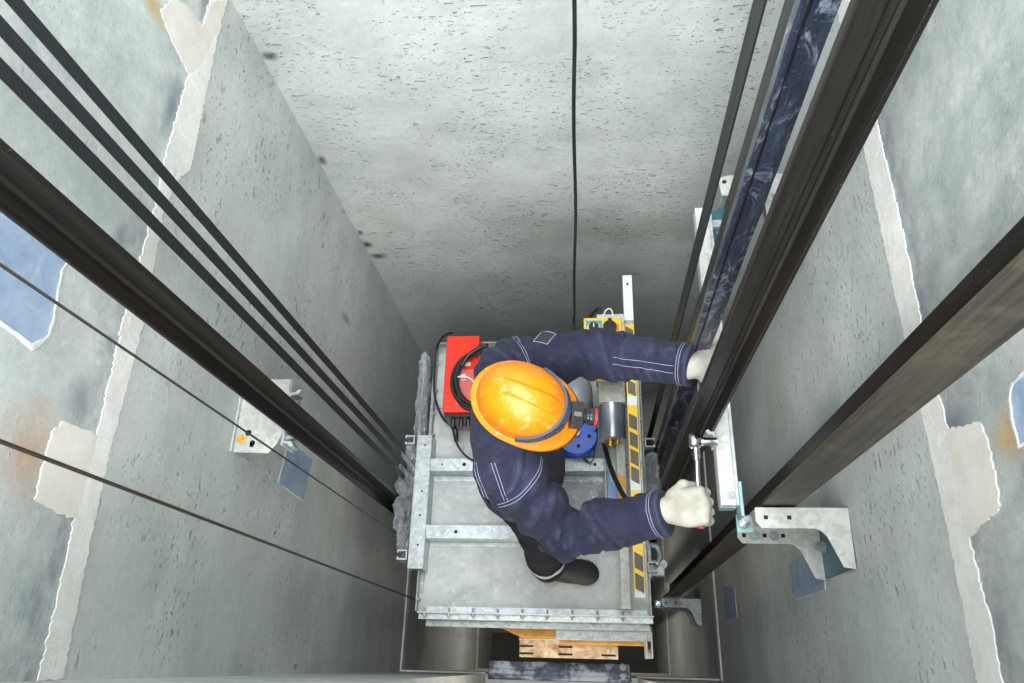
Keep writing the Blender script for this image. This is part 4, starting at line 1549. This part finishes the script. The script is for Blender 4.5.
def boot(a, turn):
    A = J['A' + a]
    ca, sa = math.cos(turn), math.sin(turn)
    Rb = np.array([[ca, -sa, 0], [sa, ca, 0], [0, 0, 1]])

    def f(P):
        q = (P - np.array([A[0], A[1], 0])) @ Rb
        q3 = q
        d = cone(q3, (-.035, 0, .045), (.11, 0, .036), .043, .042)
        d = smin(d, ell(q3, (.145, 0, .035), (.062, .050, .044)), .02)
        d = smin(d, cone(q3, (-.015, 0, .05), (0, 0, .16), .048, .058), .03)
        sole = np.maximum(ell(q3 * np.array([1, 1, 0]), (.055, 0, 0), (.150, .052, 1)), np.abs(q3[:, 2] - .013) - .0125)
        d = np.minimum(d, sole)
        d = np.maximum(d, .001 - q3[:, 2])
        return np.maximum(d, q3[:, 2] - .15)
    return sdf_obj('boot', f, A + np.array([-.25, -.25, -.10]), A + np.array([.27, .25, .08]), .006, M['boot'], man, 2)


boot('R', math.radians(-10))
boot('L', math.radians(12))


# ------------------------------------------------------------------ gloves: palm, four fingers, thumb
def glove(name, W, fwd, up, mir, spread, curl, scale=1.0):
    fwd = np.array(fwd, float); fwd /= np.linalg.norm(fwd)
    up = np.array(up, float); up -= fwd * (up @ fwd); up /= np.linalg.norm(up)
    side = np.cross(up, fwd) * mir        # towards the thumb
    B = np.stack([fwd, side, up], 1)

    def f(P):
        q = ((P - W) @ B) / scale
        d = cone(q, (-.03, 0, -.004), (.005, 0, 0), .029, .031)              # knitted cuff
        d = smin(d, ell(q, (.050, 0, .0), (.056, .047, .023)), .02)       # palm
        ys = (.036, .0125, -.0115, -.034)
        lens = ((.034, .026, .022), (.038, .030, .024), (.036, .028, .023), (.029, .022, .020))
        for y, l_, c in zip(ys, lens, curl):
            x, z, ang = .088 - abs(y - .01) * .12, .006, c[0]
            p = np.array([x, y, z])
            d = smin(d, cone(q, (.05, y * .85, .0), p, .014, .0135), .010)
            fd = None
            for k in range(3):
                ang = c[k] if k == 0 else ang + c[k]
                e = p + l_[k] * np.array([math.cos(ang), 0, -math.sin(ang)])
                cd = cone(q, p, e, .0122 - .0008 * k, .0116 - .0008 * k)
                fd = cd if fd is None else smin(fd, cd, .004)
                p = e
            d = smin(d, fd, .0035)
        # thumb leaves the side of the palm
        t0, t1, t2, t3 = spread
        th = smin(cone(q, t0, t1, .018, .0150), cone(q, t1, t2, .0145, .0135), .008)
        th = smin(th, cone(q, t2, t3, .0132, .012), .004)
        d = smin(d, th, .009)
        return d + .0006 * np.sin(q[:, 1] * 1500) * (np.abs(d) < .004) * 0
    pts = [W + B @ (np.array(p) * scale) for p in ((-.07, 0, 0), (.14, 0, 0), (.05, .10, 0), (.05, -.07, 0), (.06, 0, -.09), (.05, 0, .05))]
    pts = np.array(pts)
    return sdf_obj(name, f, pts.min(0) - .05, pts.max(0) + .05, .0030, M['glove'], man, 1)


fist = [(.95, 1.25, 1.0), (1.0, 1.3, 1.0), (1.0, 1.3, 1.0), (1.0, 1.25, 1.0)]
WR = np.array([.200, .370, 1.230])
glove('glove', WR, (1, .12, -.02), (0, 0, 1), 1, ((.02, .034, -.006), (.052, .058, -.018), (.078, .056, -.036), (.088, .030, -.046)), fist, 1.04)
WL = np.array([.296, .764, 1.222])
hold = [(.35, .75, .6), (.35, .75, .6), (.4, .75, .6), (.45, .8, .6)]
glove('glove', WL, (1, .30, -.10), (0, 0, 1), -1, ((.02, .034, -.008), (.045, .060, -.022), (.066, .064, -.045), (.078, .058, -.066)), hold, 1.0)

# ------------------------------------------------------------------ hard hat with headlamp
hat = bpy.data.objects.new('hard_hat', None)
COL.objects.link(hat)
hat.parent = man
hat['label'] = 'scuffed orange hard hat'


def hh(x, y, z):
    return Vector(hl((x - .012) * .95, y * .88, z * .92 + .018))


def shell_pt(a, t_):
    lx = .130 if math.cos(a) > 0 else .128
    R = 1 / math.sqrt((math.cos(a) / lx) ** 2 + (math.sin(a) / .110) ** 2)
    r = R * (1 - t_ ** 2.3) ** (1 / 2.1) if t_ < 1 else 0
    z = .128 * t_
    x, y = r * math.cos(a), r * math.sin(a)
    k = 0
    # broad crown ridge, widening to the front
    wd = .021 + .004 * (x / .13)
    inr = min(1, max(0, (wd + .002 - abs(y)) / .004)) * min(1, max(0, (.10 - abs(x + .005)) / .03))
    k += .0075 * inr * min(1, t_ * 3)
    # shallow step that rings the crown
    rim = min(1, max(0, (t_ - .30) / .035))
    k += .006 * rim
    return x * (1 + k * .6), y * (1 + k * .6), z + k


mb = MB()
NA, NTs = 144, 48
vs, fs = [], []
for i in range(NTs + 1):
    t_ = (i / NTs)
    t_ = 1 - (1 - t_) ** 1.5
    for j in range(NA):
        vs.append(hh(*shell_pt(2 * math.pi * j / NA, t_)))
for i in range(NTs):
    for j in range(NA):
        j2 = (j + 1) % NA
        fs.append((i * NA + j, i * NA + j2, (i + 1) * NA + j2, (i + 1) * NA + j))
mb.add(vs, fs, 0, True)
o = mb.build('shell', M['helmet'], hat)
w_ = o.modifiers.new('weld', 'WELD'); w_.merge_threshold = .0004
s_ = o.modifiers.new('thick', 'SOLIDIFY'); s_.thickness = .003; s_.offset = -1
mb = MB()
vs, fs = [], []
for k, (dr, dz) in enumerate(((-.002, .004), (.004, -.002), (.011, -.006), (.014, -.008), (.013, -.011), (.0, -.006))):
    for j in range(NA):
        a = 2 * math.pi * j / NA
        x, y, z = shell_pt(a, 0.0)
        R = math.hypot(x, y)
        pk = max(0, math.cos(a)) ** 1.6 * .034 * (max(0, k - 1) / 3 if k < 4 else (1 if k == 4 else 0))
        rr = R + dr + pk
        vs.append(hh(rr * math.cos(a), rr * math.sin(a), dz - pk * .25))
K = 6
for k in range(K):
    for j in range(NA):
        j2 = (j + 1) % NA
        k2 = (k + 1) % K
        fs.append((k * NA + j, k * NA + j2, k2 * NA + j2, k2 * NA + j))
mb.add(vs, fs, 0, True)
o = mb.build('brim', M['helmet'], hat)
# elastic lamp strap round the front of the shell
mb = MB()
vs, fs = [], []
A0 = math.radians(80)
NS = 60
for j in range(NS + 1):
    a = -A0 + 2 * A0 * j / NS
    for t_, dr in ((.0, .0015), (.0, .009), (.22, .009), (.22, .0015)):
        tt = t_ + .12 + .32 * max(0, math.cos(a * 1.08)) ** 1.3
        x, y, z = shell_pt(a, tt)
        R = math.hypot(x, y) + dr
        vs.append(hh(R * math.cos(a), R * math.sin(a), z))
for j in range(NS):
    for k in range(4):
        k2 = (k + 1) % 4
        fs.append((j * 4 + k, j * 4 + k2, (j + 1) * 4 + k2, (j + 1) * 4 + k))
mb.add(vs, fs, 0, False)
o = mb.build('lamp_strap', M['strap'], hat)
mb = MB()
ar = math.radians(-28)
for a, w2 in ((-.60, .016), (-.36, .012)):
    x, y, z = shell_pt(a, .50)
    R = math.hypot(x, y) + .010
    c = hh(R * math.cos(a), R * math.sin(a), z)
    Rm = Matrix([[RH[i][j] for j in range(3)] for i in range(3)]) @ Matrix.Rotation(a, 3, 'Z')
    mb.box(c - Vector((.004, w2, .010)), c + Vector((.004, w2, .010)), 0, Rm)
mb.build('strap_buckle', M['black_gloss'], hat, bevel=.002)
# lamp: turned so that it looks along +x
lp = MB()
al = math.radians(4)
Rl = Matrix([[RH[i][j] for j in range(3)] for i in range(3)]) @ Matrix.Rotation(al, 3, 'Z')
x, y, z = shell_pt(al, .38)
base = hh(math.hypot(x, y) * math.cos(al), math.hypot(x, y) * math.sin(al), z)
Rl = Matrix([[RH[i][j] for j in range(3)] for i in range(3)]) @ Matrix.Rotation(math.radians(17), 3, 'Z')
ux = Rl @ Vector((1, 0, 0)); uy = Rl @ Vector((0, 1, 0)); uz = Rl @ Vector((0, 0, 1))
c = base + ux * .022
lp.box(c - Vector((.015, .032, .022)), c + Vector((.015, .032, .022)), 0, Rl)
lp.box(c + uz * .022 - Vector((.010, .006, .001)), c + uz * .022 + Vector((.010, .006, .001)), 2, Rl)
c2 = base + ux * .037
lp.tube([c2, c2 + ux * .008], .019, 0, 24)
lp.tube([c2 + ux * .008, c2 + ux * .014, c2 + ux * .018, c2 + ux * .030], [.017, .017, .022, .022], 1, 24)
lp.tube([c2 + ux * .030, c2 + ux * .035], .0232, 3, 24)
lp.tube([c2 + ux * .035, c2 + ux * .036], .018, 1, 24)
o = lp.build('headlamp', [M['black_gloss'], M['lens'], M['stripe_grey'], M['red_trim']], hat, bevel=.0015)
o['label'] = 'black headlamp with a red front ring'

# ------------------------------------------------------------------ wrench
wr = thing('socket_wrench', 'chrome ratchet wrench with socket held in the gloved fist', 'wrench')
hd = Vector((.283, .552, 1.222))
tail = Vector((.284, .328, 1.208))
mb = MB()
mb.tube(smooth_path([hd + Vector((0, -.018, 0)), hd + Vector((.001, -.05, -.001)), Vector((.283, .45, 1.216)), Vector((.283, .36, 1.21))], 6), [.0105] * 6 + [.0068] * 6 + [.0075] * 7, 0, 14)
mb.build('shank', M['chrome'], wr)
mb = MB()
mb.tube([hd + Vector((-.014, 0, 0)), hd + Vector((-.011, 0, 0)), hd + Vector((.011, 0, 0)), hd + Vector((.014, 0, 0))], [.017, .0205, .0205, .017], 0, 24)
mb.build('ratchet_head', M['chrome'], wr)
mb = MB()
mb.tube([hd + Vector((.014, 0, 0)), hd + Vector((.018, 0, 0)), Vector((.325, .552, 1.218)), Vector((.3405, .552, 1.218))], [.009, .0115, .0115, .0125], 0, 20)
mb.build('socket', M['chrome'], wr)
mb = MB()
mb.tube([Vector((.283, .365, 1.21)), Vector((.284, .345, 1.209)), tail], [.009, .011, .009], 0, 14)
o = mb.build('grip_end', M['pink'], wr)
o['label'] = 'red grip end'

# ------------------------------------------------------------------ light
def area(name, loc, rot, sx, sy, power, col=(1, 1, 1)):
    l = bpy.data.lights.new(name, 'AREA')
    l.shape = 'RECTANGLE'
    l.size, l.size_y = sx, sy
    l.energy = power
    l.color = col
    o = bpy.data.objects.new(name, l)
    o.location = loc
    o.rotation_euler = rot
    COL.objects.link(o)
    return o


area('shaft_head_light', (-.17, .85, 4.5), (0, 0, 0), 1.4, 1.5, 112, (.93, .975, 1.0))
area('landing_light', (-.16, -.45, 2.95), (math.radians(74), 0, 0), .8, 1.5, 74, (.95, .98, 1.0))
area('lower_landing_light', (-.16, -.5, .1), (math.radians(84), 0, 0), .7, .9, 10, (1.0, .90, .76))
pl_ = bpy.data.lights.new('pit_fill', 'POINT')  # added fill, unseen under the car, to brighten the lower walls
pl_.energy = 9
pl_.shadow_soft_size = .08
pl_.color = (1.0, .92, .82)
po_ = bpy.data.objects.new('pit_fill', pl_)
po_.location = (-.22, .42, -3.0)
COL.objects.link(po_)
w = bpy.data.worlds.new('world')
sc.world = w
w.use_nodes = True
w.node_tree.nodes['Background'].inputs['Color'].default_value = (.80, .86, .92, 1)
w.node_tree.nodes['Background'].inputs['Strength'].default_value = .25

sc.view_settings.view_transform = 'Standard'
sc.view_settings.look = 'None'
sc.view_settings.exposure = 0.0
sc.view_settings.gamma = 1.0
sc.view_settings.use_curve_mapping = False
sc.cycles.use_denoising = True
sc.cycles.max_bounces = 8
sc.cycles.diffuse_bounces = 5
sc.cycles.sample_clamp_indirect = 6.0
